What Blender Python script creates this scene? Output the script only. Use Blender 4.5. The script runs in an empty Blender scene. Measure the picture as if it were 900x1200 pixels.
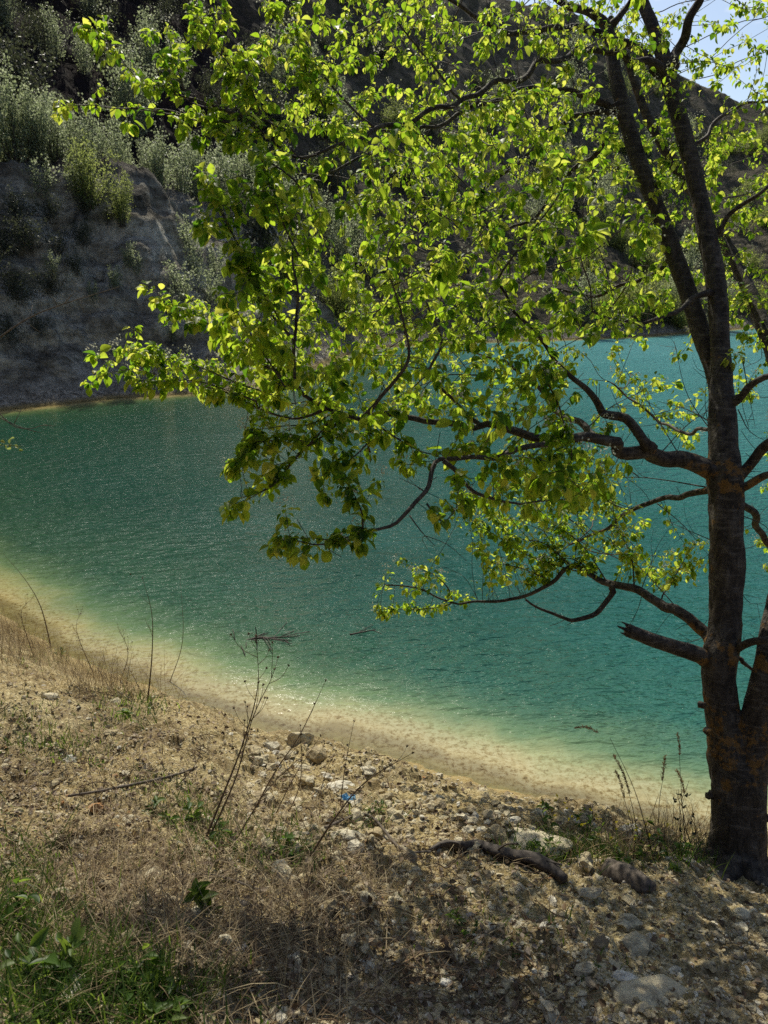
import bpy, math, random
import numpy as np
from mathutils import Vector, Matrix
random.seed(7)
RNG = np.random.default_rng(7)
sc = bpy.context.scene
col = sc.collection

# ------------------------------------------------------------------ view geometry
F, PITCH, H = 900.0, math.radians(17), 4.6        # camera 4.6 m above the water
CP, SP = math.cos(PITCH), math.sin(PITCH)
CAM = np.array([0.0, 0.0, H])
def at(x, y, t):
    u = (x-450)/F; v = (600-y)/F
    return CAM + t*np.array([u, CP+v*SP, -SP+v*CP])

# ------------------------------------------------------------------ noise
def _hash(ix, iy, iz, seed):
    h = (ix.astype(np.int64)*374761393 + iy.astype(np.int64)*668265263 + iz.astype(np.int64)*2147483647 + seed*1274126177) & 0xffffffff
    h = ((h ^ (h >> 13))*1274126177) & 0xffffffff
    h = (h ^ (h >> 16)) & 0xffffffff
    return h/4294967295.0
def vnoise(x, y, z=None, seed=0):
    x = np.asarray(x, float); y = np.asarray(y, float)
    z = np.zeros_like(x) if z is None else np.asarray(z, float)
    ix, iy, iz = np.floor(x), np.floor(y), np.floor(z)
    fx, fy, fz = x-ix, y-iy, z-iz
    fx = fx*fx*fx*(fx*(fx*6-15)+10); fy = fy*fy*fy*(fy*(fy*6-15)+10); fz = fz*fz*(3-2*fz)
    def c(a, b, d): return _hash(ix+a, iy+b, iz+d, seed)
    def lerp(a, b, t): return a+(b-a)*t
    r0 = lerp(lerp(c(0,0,0), c(1,0,0), fx), lerp(c(0,1,0), c(1,1,0), fx), fy)
    if not np.any(fz): return r0*2-1
    r1 = lerp(lerp(c(0,0,1), c(1,0,1), fx), lerp(c(0,1,1), c(1,1,1), fx), fy)
    return lerp(r0, r1, fz)*2-1
def fbm(x, y, f, octv=4, seed=0, gain=0.5):
    r = 0; a = 1; s = 0
    cs, sn = math.cos(0.6), math.sin(0.6)
    for i in range(octv):
        r = r + a*vnoise(x*f, y*f, None, seed+i*17); s += a; a *= gain; f *= 2.03
        x, y = x*cs-y*sn, x*sn+y*cs
    return r/s
def ridged(x, y, f, octv=4, seed=0):
    r = 0; a = 1; s = 0
    for i in range(octv):
        r = r + a*(1-2*np.abs(vnoise(x*f, y*f, None, seed+i*13))); s += a; a *= .5; f *= 2.1
    return r/s
def sstep(a, b, x):
    t = np.clip((x-a)/(b-a), 0, 1); return t*t*(3-2*t)

# ------------------------------------------------------------------ lake outline (plan, metres, clockwise from the near left)
SHORE = np.array([(-17,23),(-13.5,18.2),(-9.6,13.4),(-7.2,11.4),(-5.4,10.0),(-4.3,9.0),(-2.66,7.92),(-1.35,7.12),(-.43,6.85),(.17,6.6),(.83,6.25),(1.48,5.95),(2.55,5.6),
    (3.25,5.3),(5,5.3),(8,5.8),(13,7.5),(22,12),(34,24),(43,42),(46,60),(44,76),(36,76),(28,69.5),(20.5,63.5),(14,60.5),(9.6,59),(4,56.5),(-.5,53.5),(-3,47),(-3.8,41),(-4.6,36),
    (-6,33.4),(-8.5,31.6),(-10.83,30.5),(-12.5,28.8),(-14.4,27.2),(-17,26)], float)
def sdf(x, y):
    x = np.asarray(x, float).ravel(); y = np.asarray(y, float).ravel()
    best = np.full(x.shape, 1e9); inside = np.zeros(x.shape, bool)
    P = SHORE; Q = np.roll(SHORE, -1, 0)
    for (ax, ay), (bx, by) in zip(P, Q):
        dx, dy = bx-ax, by-ay
        t = np.clip(((x-ax)*dx+(y-ay)*dy)/(dx*dx+dy*dy), 0, 1)
        best = np.minimum(best, (x-ax-t*dx)**2+(y-ay-t*dy)**2)
        m = ((ay > y) != (by > y))
        with np.errstate(divide='ignore', invalid='ignore'):
            xx = (bx-ax)*(y-ay)/(by-ay)+ax
        inside ^= m & (x < xx)
    d = np.sqrt(best)
    return np.where(inside, -d, d)      # > 0 on land

PS = np.array([-20,-6,-3,-1.3,-.62,-.28,0,.5,1.0,2.0,2.6,3.2,4.0,5.5,8,14,40.])
PZ = np.array([-5,-3.6,-2.4,-1.15,-.28,-.09,0,.2,.55,1.42,1.92,2.22,2.48,2.85,3.2,3.8,7.])
def near_z(x, y, fine=True):
    shp = np.shape(x); x = np.asarray(x, float).ravel(); y = np.asarray(y, float).ravel()
    s = sdf(x, y)
    s = s + .10*fbm(x, y, 1.1, 3, 3)*sstep(.0, 1, np.abs(s)+.3) + .05*fbm(x, y, 4, 2, 5)
    z = np.interp(s, PS, PZ)
    land = sstep(-.2, 1.2, s)
    z = z + land*(.10*fbm(x, y, .8, 3, 11) + .05*fbm(x, y, 2.6, 3, 21))
    # worn gully running down the bank, eroded step beside the path
    g = np.exp(-((x+.55+.25*(y-3.5))/.28)**2)*sstep(2, 3.4, y)*sstep(6.8, 5, y)
    z = z - .10*g
    if fine:
        z = z + (.25+.75*land)*(.034*ridged(x, y, 5.5, 3, 31) + .024*fbm(x, y, 16, 3, 41) + .010*fbm(x, y, 50, 2, 51))
    return z.reshape(shp)

def gz(x, y): return float(near_z(np.array([x]), np.array([y]))[0])
def hit(px, py):
    "where the sight line through a point of the photograph meets the near bank"
    t = np.linspace(1.2, 16, 1500)
    u = (px-450)/F; v = (600-py)/F
    X, Y, Z = u*t, (CP+v*SP)*t, H+(-SP+v*CP)*t
    g = near_z(X, Y, False)
    k = np.argmax(Z <= g)
    return np.array([X[k], Y[k], g[k]]), t[k]

# ------------------------------------------------------------------ mesh helpers
class MB:
    def __init__(s): s.v = []; s.f3 = []; s.f4 = []; s.n = 0; s.a = []
    def add(s, v, f3=None, f4=None, a=0.0):
        v = np.asarray(v, float); s.v.append(v)
        if f3 is not None and len(f3): s.f3.append(np.asarray(f3, np.int64)+s.n)
        if f4 is not None and len(f4): s.f4.append(np.asarray(f4, np.int64)+s.n)
        s.a.append(np.broadcast_to(np.asarray(a, float), (len(v),)).copy() if np.ndim(a) == 0 else np.asarray(a, float))
        s.n += len(v)
    def mesh(s, name, smooth=True, attr=None):
        v = np.concatenate(s.v).astype(np.float32)
        l3 = np.concatenate(s.f3) if s.f3 else np.zeros((0,3), np.int64)
        l4 = np.concatenate(s.f4) if s.f4 else np.zeros((0,4), np.int64)
        me = bpy.data.meshes.new(name)
        me.vertices.add(len(v)); me.vertices.foreach_set('co', v.ravel())
        loops = np.concatenate([l3.ravel(), l4.ravel()]).astype(np.int32)
        me.loops.add(len(loops)); me.loops.foreach_set('vertex_index', loops)
        st = np.concatenate([np.arange(len(l3))*3, len(l3)*3+np.arange(len(l4))*4]).astype(np.int32)
        me.polygons.add(len(st)); me.polygons.foreach_set('loop_start', st)
        me.polygons.foreach_set('use_smooth', np.full(len(st), smooth, bool))
        if attr:
            at_ = me.attributes.new(attr, 'FLOAT', 'POINT'); at_.data.foreach_set('value', np.concatenate(s.a).astype(np.float32))
        me.update(calc_edges=True); me.validate()
        return me
    def build(s, name, mat, parent=None, smooth=True, attr=None):
        return link(name, s.mesh(name, smooth, attr), mat, parent)
def link(name, me, mat, parent=None):
    o = bpy.data.objects.new(name, me)
    if mat is not None and not me.materials: me.materials.append(mat)
    col.objects.link(o)
    if parent is not None:
        o.parent = parent; o.matrix_parent_inverse = Matrix.Translation(parent.location).inverted()
    return o
def empty(name, loc=(0,0,0)):
    o = bpy.data.objects.new(name, None); o.location = loc; o.empty_display_size = .1; col.objects.link(o); return o
def tag(o, label=None, cat=None, group=None, kind=None):
    if label: o['label'] = label
    if cat: o['category'] = cat
    if group: o['group'] = group
    if kind: o['kind'] = kind
    return o
def nrm(v):
    v = np.asarray(v, float); return v/(np.linalg.norm(v, axis=-1, keepdims=True)+1e-12)
def catmull(P, step):
    P = np.asarray(P, float); out = []
    E = np.vstack([2*P[0]-P[1], P, 2*P[-1]-P[-2]])
    for i in range(len(P)-1):
        a, b, c, d = E[i:i+4]
        L = np.linalg.norm((c-b)[:3]); n = max(1, int(math.ceil(L/step)))
        for k in range(n):
            t = k/n
            out.append(.5*((2*b)+(-a+c)*t+(2*a-5*b+4*c-d)*t*t+(-a+3*b-3*c+d)*t**3))
    out.append(P[-1]); return np.array(out)
def tube(mb, pts, rad, sides=6, a=0.0, cap=True, rough=0.0, seed=0):
    pts = np.asarray(pts, float); rad = np.broadcast_to(np.asarray(rad, float), (len(pts),))
    T = np.gradient(pts, axis=0); T = nrm(T)
    ref = np.array([0,0,1.]) if abs(T[0][2]) < .9 else np.array([1.,0,0])
    U = []; u = nrm(np.cross(ref, T[0]))
    for i in range(len(pts)):
        u = nrm(u-T[i]*np.dot(u, T[i])); U.append(u)
    U = np.array(U); W = np.cross(T, U)
    th = np.linspace(0, 2*math.pi, sides, endpoint=False)
    R = rad[:, None]*np.ones((1, sides))
    if rough:
        s = np.concatenate([[0], np.cumsum(np.linalg.norm(np.diff(pts, axis=0), axis=1))])
        S, TH = np.meshgrid(s, th, indexing='ij')
        c, sn = np.cos(TH), np.sin(TH)
        n1 = vnoise(c*2.2+7, sn*2.2+3, S*6, seed); n2 = vnoise(c*5+1, sn*5, S*13, seed+5); n3 = vnoise(c*11+1, sn*11, S*30, seed+9)
        R = R*(1+rough*(.55*n1+.35*n2+.3*n3))
    ring = pts[:, None, :]+R[..., None]*(np.cos(th)[None, :, None]*U[:, None, :]+np.sin(th)[None, :, None]*W[:, None, :])
    n = len(pts); v = ring.reshape(-1, 3)
    i = np.arange(n-1)[:, None]*sides; j = np.arange(sides)[None, :]; j2 = (j+1) % sides
    f4 = np.stack([i+j, i+j2, i+sides+j2, i+sides+j], -1).reshape(-1, 4)
    f3 = []
    if cap:
        v = np.vstack([v, pts[-1]+T[-1]*rad[-1]*.4, pts[0]-T[0]*rad[0]*.2]); e = n*sides; b = (n-1)*sides
        f3 = [(b+k, b+(k+1) % sides, e) for k in range(sides)]+[((k+1) % sides, k, e+1) for k in range(sides)]
    mb.add(v, f3, f4, a)

_p = (1+5**.5)/2
ICO_V = nrm(np.array([(-1,_p,0),(1,_p,0),(-1,-_p,0),(1,-_p,0),(0,-1,_p),(0,1,_p),(0,-1,-_p),(0,1,-_p),(_p,0,-1),(_p,0,1),(-_p,0,-1),(-_p,0,1)]))
ICO_F = np.array([(0,11,5),(0,5,1),(0,1,7),(0,7,10),(0,10,11),(1,5,9),(5,11,4),(11,10,2),(10,7,6),(7,1,8),(3,9,4),(3,4,2),(3,2,6),(3,6,8),(3,8,9),(4,9,5),(2,4,11),(6,2,10),(8,6,7),(9,8,1)])
def subdiv(V, Fc):
    V = list(map(tuple, V)); c = {}; out = []
    def mid(a, b):
        k = (min(a, b), max(a, b))
        if k not in c:
            V.append(tuple(nrm(np.array(V[a])+np.array(V[b])))); c[k] = len(V)-1
        return c[k]
    for a, b, d in Fc:
        x, y, z = mid(a, b), mid(b, d), mid(d, a)
        out += [(a,x,z),(b,y,x),(d,z,y),(x,y,z)]
    return np.array(V), np.array(out)
I2 = subdiv(ICO_V, ICO_F); I3 = subdiv(*I2); I4 = subdiv(*I3)
def rotmats(n, rng):
    q = nrm(rng.normal(size=(n, 4))); w, x, y, z = q.T
    return np.stack([1-2*(y*y+z*z), 2*(x*y-z*w), 2*(x*z+y*w), 2*(x*y+z*w), 1-2*(x*x+z*z), 2*(y*z-x*w), 2*(x*z-y*w), 2*(y*z+x*w), 1-2*(x*x+y*y)], -1).reshape(n, 3, 3)

# ------------------------------------------------------------------ materials
class NT:
    def __init__(s, name):
        s.m = bpy.data.materials.new(name); s.m.use_nodes = True; s.t = s.m.node_tree; s.t.nodes.clear()
        s.out = s.t.nodes.new('ShaderNodeOutputMaterial')
    def n(s, typ, **kw):
        nd = s.t.nodes.new(typ)
        for k, v in kw.items():
            if k.startswith('i_'): s.set(nd, k[2:], v)
            else: setattr(nd, k, v)
        return nd
    def set(s, nd, key, v):
        key = int(key) if key.isdigit() else key.replace('_', ' ')
        inp = nd.inputs[key]
        if isinstance(v, bpy.types.NodeSocket): s.t.links.new(v, inp)
        else: inp.default_value = v
    def noise(s, scale, detail=4, rough=.55, vec=None, dist=0):
        nd = s.n('ShaderNodeTexNoise'); nd.inputs['Scale'].default_value = scale; nd.inputs['Detail'].default_value = detail
        nd.inputs['Roughness'].default_value = rough; nd.inputs['Distortion'].default_value = dist
        s.t.links.new(vec if vec is not None else s.pos(), nd.inputs['Vector']); return nd.outputs[0]
    def pos(s):
        return s.n('ShaderNodeNewGeometry').outputs['Position']
    def attr(s, name): return s.n('ShaderNodeAttribute', attribute_name=name).outputs['Fac']
    def ramp(s, fac, stops, interp='LINEAR'):
        nd = s.n('ShaderNodeValToRGB'); s.t.links.new(fac, nd.inputs[0]); cr = nd.color_ramp; cr.interpolation = interp
        while len(cr.elements) > 1: cr.elements.remove(cr.elements[-1])
        for i, (p, c) in enumerate(stops):
            e = cr.elements[0] if i == 0 else cr.elements.new(p)
            e.position = p; e.color = (*c, 1) if len(c) == 3 else c
        return nd.outputs[0]
    def mix(s, fac, a, b, mode='MIX'):
        nd = s.n('ShaderNodeMixRGB', blend_type=mode)
        for k, v in ((0, fac), (1, a), (2, b)):
            if isinstance(v, tuple) and len(v) == 3: v = (*v, 1)
            s.set(nd, str(k), v)
        return nd.outputs[0]
    def math(s, op, a, b=0.0, clamp=False):
        nd = s.n('ShaderNodeMath', operation=op, use_clamp=clamp); s.set(nd, '0', a); s.set(nd, '1', b); return nd.outputs[0]
    def mapr(s, v, a, b, c=0., d=1.):
        nd = s.n('ShaderNodeMapRange'); 
        for k, x in enumerate((v, a, b, c, d)): s.set(nd, str(k), x)
        return nd.outputs[0]
    def scalev(s, v, xyz):
        nd = s.n('ShaderNodeMapping'); s.t.links.new(v, nd.inputs[0]); nd.inputs['Scale'].default_value = xyz; return nd.outputs[0]
    def sep(s, v, k): return s.n('ShaderNodeSeparateXYZ', i_0=v).outputs[k]
    def bump(s, h, strength, dist, normal=None):
        nd = s.n('ShaderNodeBump'); nd.inputs['Strength'].default_value = strength; nd.inputs['Distance'].default_value = dist
        s.t.links.new(h, nd.inputs['Height'])
        if normal is not None: s.t.links.new(normal, nd.inputs['Normal'])
        return nd.outputs[0]
    def pbr(s, color, rough=.8, normal=None, spec=.3):
        nd = s.n('ShaderNodeBsdfPrincipled'); s.set(nd, 'Base Color', color if not isinstance(color, tuple) else (*color, 1))
        s.set(nd, 'Roughness', rough); s.set(nd, 'Specular IOR Level', spec)
        if normal is not None: s.t.links.new(normal, nd.inputs['Normal'])
        return nd.outputs[0]
    def done(s, sh): s.t.links.new(sh, s.out.inputs[0]); return s.m

def m_ground():
    k = NT('limestone_ground'); p = k.pos()
    n1 = k.noise(1.1, 6, .6); n2 = k.noise(7, 6, .65); n3 = k.noise(45, 5, .7); n4 = k.noise(160, 3, .6)
    base = k.ramp(n1, [(.3, (.42,.29,.12)), (.48, (.52,.41,.22)), (.62, (.64,.55,.36)), (.75, (.50,.31,.11))])
    c2 = k.ramp(n2, [(.32, (.07,.05,.035)), (.46, (.36,.27,.14)), (.58, (.60,.49,.29)), (.72, (.80,.72,.52))])
    c = k.mix(.55, base, c2)
    c3 = k.ramp(n3, [(.40, (.035,.027,.018)), (.5, (.38,.29,.18)), (.64, (.80,.73,.60))])
    c = k.mix(.5, c, c3)
    soil = k.math('MULTIPLY', k.mapr(k.noise(2.3, 6, .7), .47, .58), .55)
    c = k.mix(soil, c, (.15,.10,.06))
    z = k.sep(p, 2)
    zz = k.math('ADD', z, k.math('MULTIPLY', k.math('SUBTRACT', n2, .5), .25))
    c = k.mix(1.0, c, (1.04,1.02,.84), 'MULTIPLY')
    wet = k.mapr(zz, .22, .03)                      # damp sand by the water, silt below it
    sand = k.ramp(k.noise(14, 5, .7), [(.3, (.24,.15,.05)), (.5, (.40,.29,.11)), (.7, (.52,.42,.20))])
    c = k.mix(wet, c, sand)
    deep = k.mapr(z, -.12, -.7)
    c = k.mix(deep, c, (.34,.36,.16))
    hgt = k.math('ADD', k.math('MULTIPLY', n3, .7), k.math('MULTIPLY', n4, .3))
    nn = k.bump(hgt, 1, .035)
    return k.done(k.pbr(c, k.mapr(wet, 0, 1, .92, .55), nn, .2))
def m_stone(name, dark=1.0):
    k = NT(name); a = k.attr('tint'); n = k.noise(60, 4, .6); n2 = k.noise(9, 4, .6)
    c = k.ramp(a, [(0, (.20,.15,.10)), (.25, (.42,.33,.18)), (.5, (.54,.45,.27)), (.75, (.66,.59,.42)), (.93, (.80,.76,.65)), (1, (.45,.22,.08))])
    c = k.mix(k.mapr(n, .35, .65, 0, .5), c, (.30*dark,.25*dark,.18*dark))
    c = k.mix(k.mapr(n2, .5, .7, 0, .4), c, (.50,.43,.32))
    c = k.mix(k.mapr(k.noise(22, 5, .7), .5, .6, 0, .55), c, (.20,.15,.10))
    return k.done(k.pbr(c, .92, k.bump(k.noise(120, 3, .6), .5, .006, k.bump(k.noise(28, 5, .7), 1, .02)), .15))
def m_hill():
    k = NT('quarry_hillside'); p = k.pos(); z = k.sep(p, 2); y = k.sep(p, 1)
    n1 = k.noise(.12, 6, .6); n2 = k.noise(.7, 7, .68); n3 = k.noise(3.2, 6, .7)
    strata = k.noise(1.0, 5, .65, k.scalev(p, (.25,.25,1.6)))
    low = k.ramp(k.math('ADD', k.math('MULTIPLY', n2, .5), k.math('MULTIPLY', strata, .5)),
                 [(.36, (.08,.07,.055)), (.45, (.31,.27,.21)), (.53, (.58,.53,.43)), (.64, (.82,.77,.66))])
    low = k.mix(k.mapr(n3, .40, .55, .5, 0), low, (.045,.042,.030)); low = k.mix(k.mapr(k.noise(8, 5, .75), .52, .64, 0, .45), low, (.48,.46,.42))
    high = k.ramp(n2, [(.3, (.016,.014,.018)), (.5, (.038,.026,.026)), (.68, (.085,.048,.036))])  # near-black albedo stands in for the shade on the upper hill
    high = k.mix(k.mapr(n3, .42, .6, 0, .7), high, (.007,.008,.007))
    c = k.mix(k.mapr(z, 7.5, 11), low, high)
    far = k.math('MULTIPLY', k.mapr(y, 42, 60), k.mapr(k.math('ADD', k.sep(p, 0), k.math('MULTIPLY', y, .16)), -4, 8))
    fc = k.ramp(n2, [(.3, (.06,.055,.04)), (.5, (.15,.125,.095)), (.65, (.24,.20,.15))])
    fc = k.mix(k.mapr(n3, .45, .6, 0, .6), fc, (.06,.075,.03))
    c = k.mix(far, c, fc)
    shore = k.mapr(k.math('ADD', z, k.math('MULTIPLY', k.math('SUBTRACT', n3, .5), 1.2)), .9, .25)
    c = k.mix(shore, c, k.ramp(k.noise(5, 6, .75), [(.35, (.10,.09,.07)), (.5, (.35,.31,.25)), (.63, (.66,.61,.52))]))
    c = k.mix(k.mapr(z, .16, .03), c, (.38,.29,.13))
    n4 = k.noise(11, 5, .75); nn = k.bump(n4, 1, .12); nn = k.bump(n3, 1, .5, nn); nn = k.bump(n2, .8, 1.2, nn)
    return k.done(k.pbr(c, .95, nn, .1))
def m_water():
    k = NT('quarry_lake_water'); p = k.pos()
    d = k.attr('depth')
    cl = k.noise(.35, 3, .5); 
    dd = k.math('ADD', d, k.math('MULTIPLY', k.math('SUBTRACT', k.noise(1.6, 5, .6), .5), k.mapr(d, 0, .6, .05, .6)))
    body = k.ramp(k.mapr(dd, 0, 3.4), [(0, (.52,.42,.22)), (.05, (.50,.45,.26)), (.11, (.37,.40,.21)), (.24, (.15,.23,.11)), (.45, (.038,.105,.060)), (.9, (.008,.064,.043))])
    body = k.mix(k.mapr(cl, .35, .7, 0, .35), body, (.012,.088,.070))
    body = k.mix(k.mapr(k.math('ADD', k.sep(p, 0), k.math('MULTIPLY', cl, 4)), 1, 12, 0, .8), body, k.mix(k.mapr(dd, .5, 1.5), body, k.mix(k.mapr(k.math('ADD', k.sep(p, 0), k.math('MULTIPLY', k.sep(p, 1), .35)), 8, 34), (.030,.190,.175), (.11,.33,.35))))  # sky sheen toward the right painted into the body colour as paler cyan
    body = k.mix(k.mapr(k.math('ADD', k.sep(p, 0), k.math('MULTIPLY', cl, 2)), 1, -7), body, (.86,.80,.60), 'MULTIPLY')  # dark hill reflection on the left painted in as a darker green tint
    bottom = k.mix(k.mapr(k.noise(2.6, 5, .75), .5, .66), k.ramp(k.noise(15, 6, .85), [(.38, (.26,.20,.12)), (.45, (.66,.56,.40)), (.53, (1,1,1))]), (.92,.88,.80))
    body = k.mix(k.mapr(dd, .1, .8, 1, 0), body, bottom, 'MULTIPLY')
    turbid = k.mapr(dd, .0, .13, .15, 1)
    # ripples: short wind waves with crests across the wind, longer swell, fine chop
    wv = k.n('ShaderNodeMapping'); k.t.links.new(p, wv.inputs[0]); wv.inputs['Rotation'].default_value = (0, 0, math.radians(-24)); wv.inputs['Scale'].default_value = (1.1, 2.1, 1)
    a = k.noise(2.9, 3, .5, wv.outputs[0], .15); b = k.noise(1.1, 2, .5, wv.outputs[0], .1); c = k.noise(7.5, 3, .6, wv.outputs[0], .2)
    gust = k.mapr(k.noise(.16, 3, .55), .33, .62, .45, 1.0)
    calm = k.mapr(d, .05, 1.5, .10, 1.0)
    h = k.math('ADD', k.math('MULTIPLY', a, 1.0), k.math('ADD', k.math('MULTIPLY', b, .6), k.math('MULTIPLY', c, .26)))
    h = k.math('MULTIPLY', h, k.math('MULTIPLY', k.math('MULTIPLY', gust, calm), k.mapr(k.math('ADD', k.sep(p, 1), k.math('MULTIPLY', k.sep(p, 0), 2.0)), 14, 60, 1, 2.6)))
    nn = k.bump(h, 1, .125)
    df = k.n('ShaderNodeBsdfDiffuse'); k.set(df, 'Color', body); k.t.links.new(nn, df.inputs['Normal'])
    tr = k.n('ShaderNodeBsdfTransparent'); k.set(tr, 'Color', (.86,.93,.80,1))
    m1 = k.n('ShaderNodeMixShader'); k.set(m1, '0', turbid); k.t.links.new(tr.outputs[0], m1.inputs[1]); k.t.links.new(df.outputs[0], m1.inputs[2])
    gl = k.n('ShaderNodeBsdfGlossy'); k.set(gl, 'Roughness', .045); k.t.links.new(nn, gl.inputs['Normal'])
    fr = k.n('ShaderNodeFresnel'); k.set(fr, 'IOR', 1.33); k.t.links.new(nn, fr.inputs['Normal'])
    m2 = k.n('ShaderNodeMixShader'); k.t.links.new(fr.outputs[0], m2.inputs[0]); k.t.links.new(m1.outputs[0], m2.inputs[1]); k.t.links.new(gl.outputs[0], m2.inputs[2])
    return k.done(m2.outputs[0])
def m_bark():
    k = NT('tree_bark'); p = k.pos()
    st = k.noise(26, 5, .7, k.scalev(p, (1, 1, .28)), .6); n2 = k.noise(9, 5, .6); n3 = k.noise(120, 3, .6); hz = k.noise(20, 4, .6, k.scalev(p, (.5,.5,3.2)))
    c = k.ramp(st, [(.33, (.014,.011,.009)), (.5, (.045,.036,.029)), (.68, (.10,.085,.07))])
    c = k.mix(k.mapr(hz, .52, .66, 0, .45), c, (.16,.14,.12))
    z = k.sep(p, 2)
    # orange lichen, thickest round the forks and knots
    def band(z0, w): return k.math('POWER', 2.718, k.math('MULTIPLY', -1.0, k.math('POWER', k.math('DIVIDE', k.math('ABSOLUTE', k.math('SUBTRACT', z, z0)), w), 2.0)))
    bb = k.math('MULTIPLY', k.math('ADD', k.math('ADD', band(2.58, .16), band(2.95, .07)), band(3.70, .09)), k.mapr(k.sep(p, 0), 1.36, 1.44))
    lf = k.mapr(k.math('ADD', k.math('MULTIPLY', k.noise(16, 6, .7), 1.0), k.math('MULTIPLY', bb, .15)), .62, .67, 0, .5)
    c = k.mix(lf, c, k.mix(n3, (.20,.085,.012), (.36,.19,.03)))
    nn = k.bump(n3, .4, .004); nn = k.bump(st, .9, .018, nn); nn = k.bump(hz, .4, .006, nn)
    return k.done(k.pbr(c, .8, nn, .3))
def m_simple(name, c1, c2, scale=30, rough=.8, spec=.2, bump=.4):
    k = NT(name); n = k.noise(scale, 4, .6)
    return k.done(k.pbr(k.mix(k.mapr(n, .35, .65), c1, c2), rough, k.bump(n, bump, .005), spec))
def m_leaf(name, stops, trans, gloss=.35, tfac=.5, rough=.38):
    k = NT(name); a = k.attr('tint'); n = k.noise(90, 2, .5)
    c = k.ramp(a, stops); t = k.ramp(a, trans)
    t = k.mix(k.mapr(n, .3, .7, 0, .25), t, (.05,.10,.01), 'MULTIPLY')
    pb = k.pbr(c, rough, None, gloss)
    tl = k.n('ShaderNodeBsdfTranslucent'); k.set(tl, 'Color', t)
    m = k.n('ShaderNodeMixShader'); k.set(m, '0', tfac); k.t.links.new(pb, m.inputs[1]); k.t.links.new(tl.outputs[0], m.inputs[2])
    return k.done(m.outputs[0])

M = dict(
 ground=m_ground(), stone=m_stone('limestone_rubble'), rock=m_stone('limestone_rock', 1.3), hill=m_hill(), water=m_water(), bark=m_bark(),
 twig=m_simple('twig_bark', (.035,.026,.022), (.10,.08,.065), 60, .7, .3),
 dead=m_simple('dead_wood', (.06,.048,.038), (.19,.155,.125), 50, .85),
 stalk=m_simple('dry_stalk', (.07,.045,.028), (.20,.135,.08), 80, .8),
 leaf=m_leaf('fruit_tree_leaf', [(0, (.028,.058,.012)), (.5, (.055,.10,.018)), (1, (.10,.15,.03))],
             [(0, (.16,.34,.02)), (.35, (.52,.76,.035)), (1, (1.0,1.0,.15))], .22, .62, .45),
 blossom=m_leaf('blossom_petal', [(0, (.45,.46,.36)), (1, (.62,.62,.52))], [(0, (.5,.5,.36)), (1, (.6,.6,.5))], .2, .4, .6),
 shrub=m_leaf('shrub_leaf', [(0, (.07,.085,.045)), (.5, (.14,.16,.095)), (1, (.24,.26,.18))],
             [(0, (.32,.40,.17)), (.5, (.56,.64,.34)), (1, (.82,.88,.60))], .4, .45, .45),
 shrub_y=m_leaf('fresh_shrub_leaf', [(0, (.06,.085,.022)), (1, (.13,.17,.045))], [(0, (.34,.42,.10)), (1, (.60,.66,.22))], .3, .5, .5),
 shrub_d=m_leaf('dark_shrub_leaf', [(0, (.018,.022,.014)), (1, (.06,.07,.04))], [(0, (.05,.06,.03)), (1, (.20,.22,.11))], .4, .35, .5),
 stem=m_simple('shrub_stem', (.05,.042,.035), (.14,.12,.10), 8, .85),
 grass=m_leaf('grass_blade', [(0, (.035,.07,.015)), (.5, (.06,.12,.02)), (1, (.12,.17,.04))], [(0, (.10,.21,.02)), (1, (.38,.50,.07))], .3, .5, .45),
 straw=m_leaf('straw', [(0, (.07,.045,.03)), (.5, (.24,.17,.095)), (1, (.50,.40,.24))], [(0, (.10,.06,.03)), (1, (.55,.42,.20))], .2, .3, .6),
 litter=m_leaf('leaf_litter', [(0, (.05,.03,.018)), (.5, (.17,.11,.06)), (1, (.38,.30,.22))], [(0, (.06,.03,.01)), (1, (.3,.18,.07))], .25, .25, .6),
 yellow=m_leaf('yellow_flower', [(0, (.45,.38,.03)), (1, (.62,.52,.04))], [(0, (.5,.45,.03)), (1, (.7,.6,.05))], .2, .4, .6),
 blue=m_simple('blue_plastic', (.06,.20,.36), (.20,.42,.58), 40, .35, .5),
 paper=m_simple('pale_scrap', (.55,.55,.55), (.72,.72,.70), 30, .6, .3),
)

# ------------------------------------------------------------------ the setting
def grid(mb, X, Y, Z, a=0.0):
    n, m = X.shape
    i = np.arange(n-1)[:, None]*m; j = np.arange(m-1)[None, :]
    f4 = np.stack([i+j, i+j+1, i+m+j+1, i+m+j], -1).reshape(-1, 4)
    mb.add(np.stack([X, Y, Z], -1).reshape(-1, 3), None, f4, a if np.ndim(a) == 0 else a.ravel())

A = np.radians(np.linspace(-58, 58, 980)); Rr = np.geomspace(.55, 15.5, 640)
RR, AA = np.meshgrid(Rr, A, indexing='ij')
X, Y = RR*np.sin(AA), RR*np.cos(AA)
mb = MB(); grid(mb, X, Y, near_z(X, Y))
tag(mb.build('ground', M['ground']), kind='structure')

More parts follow.
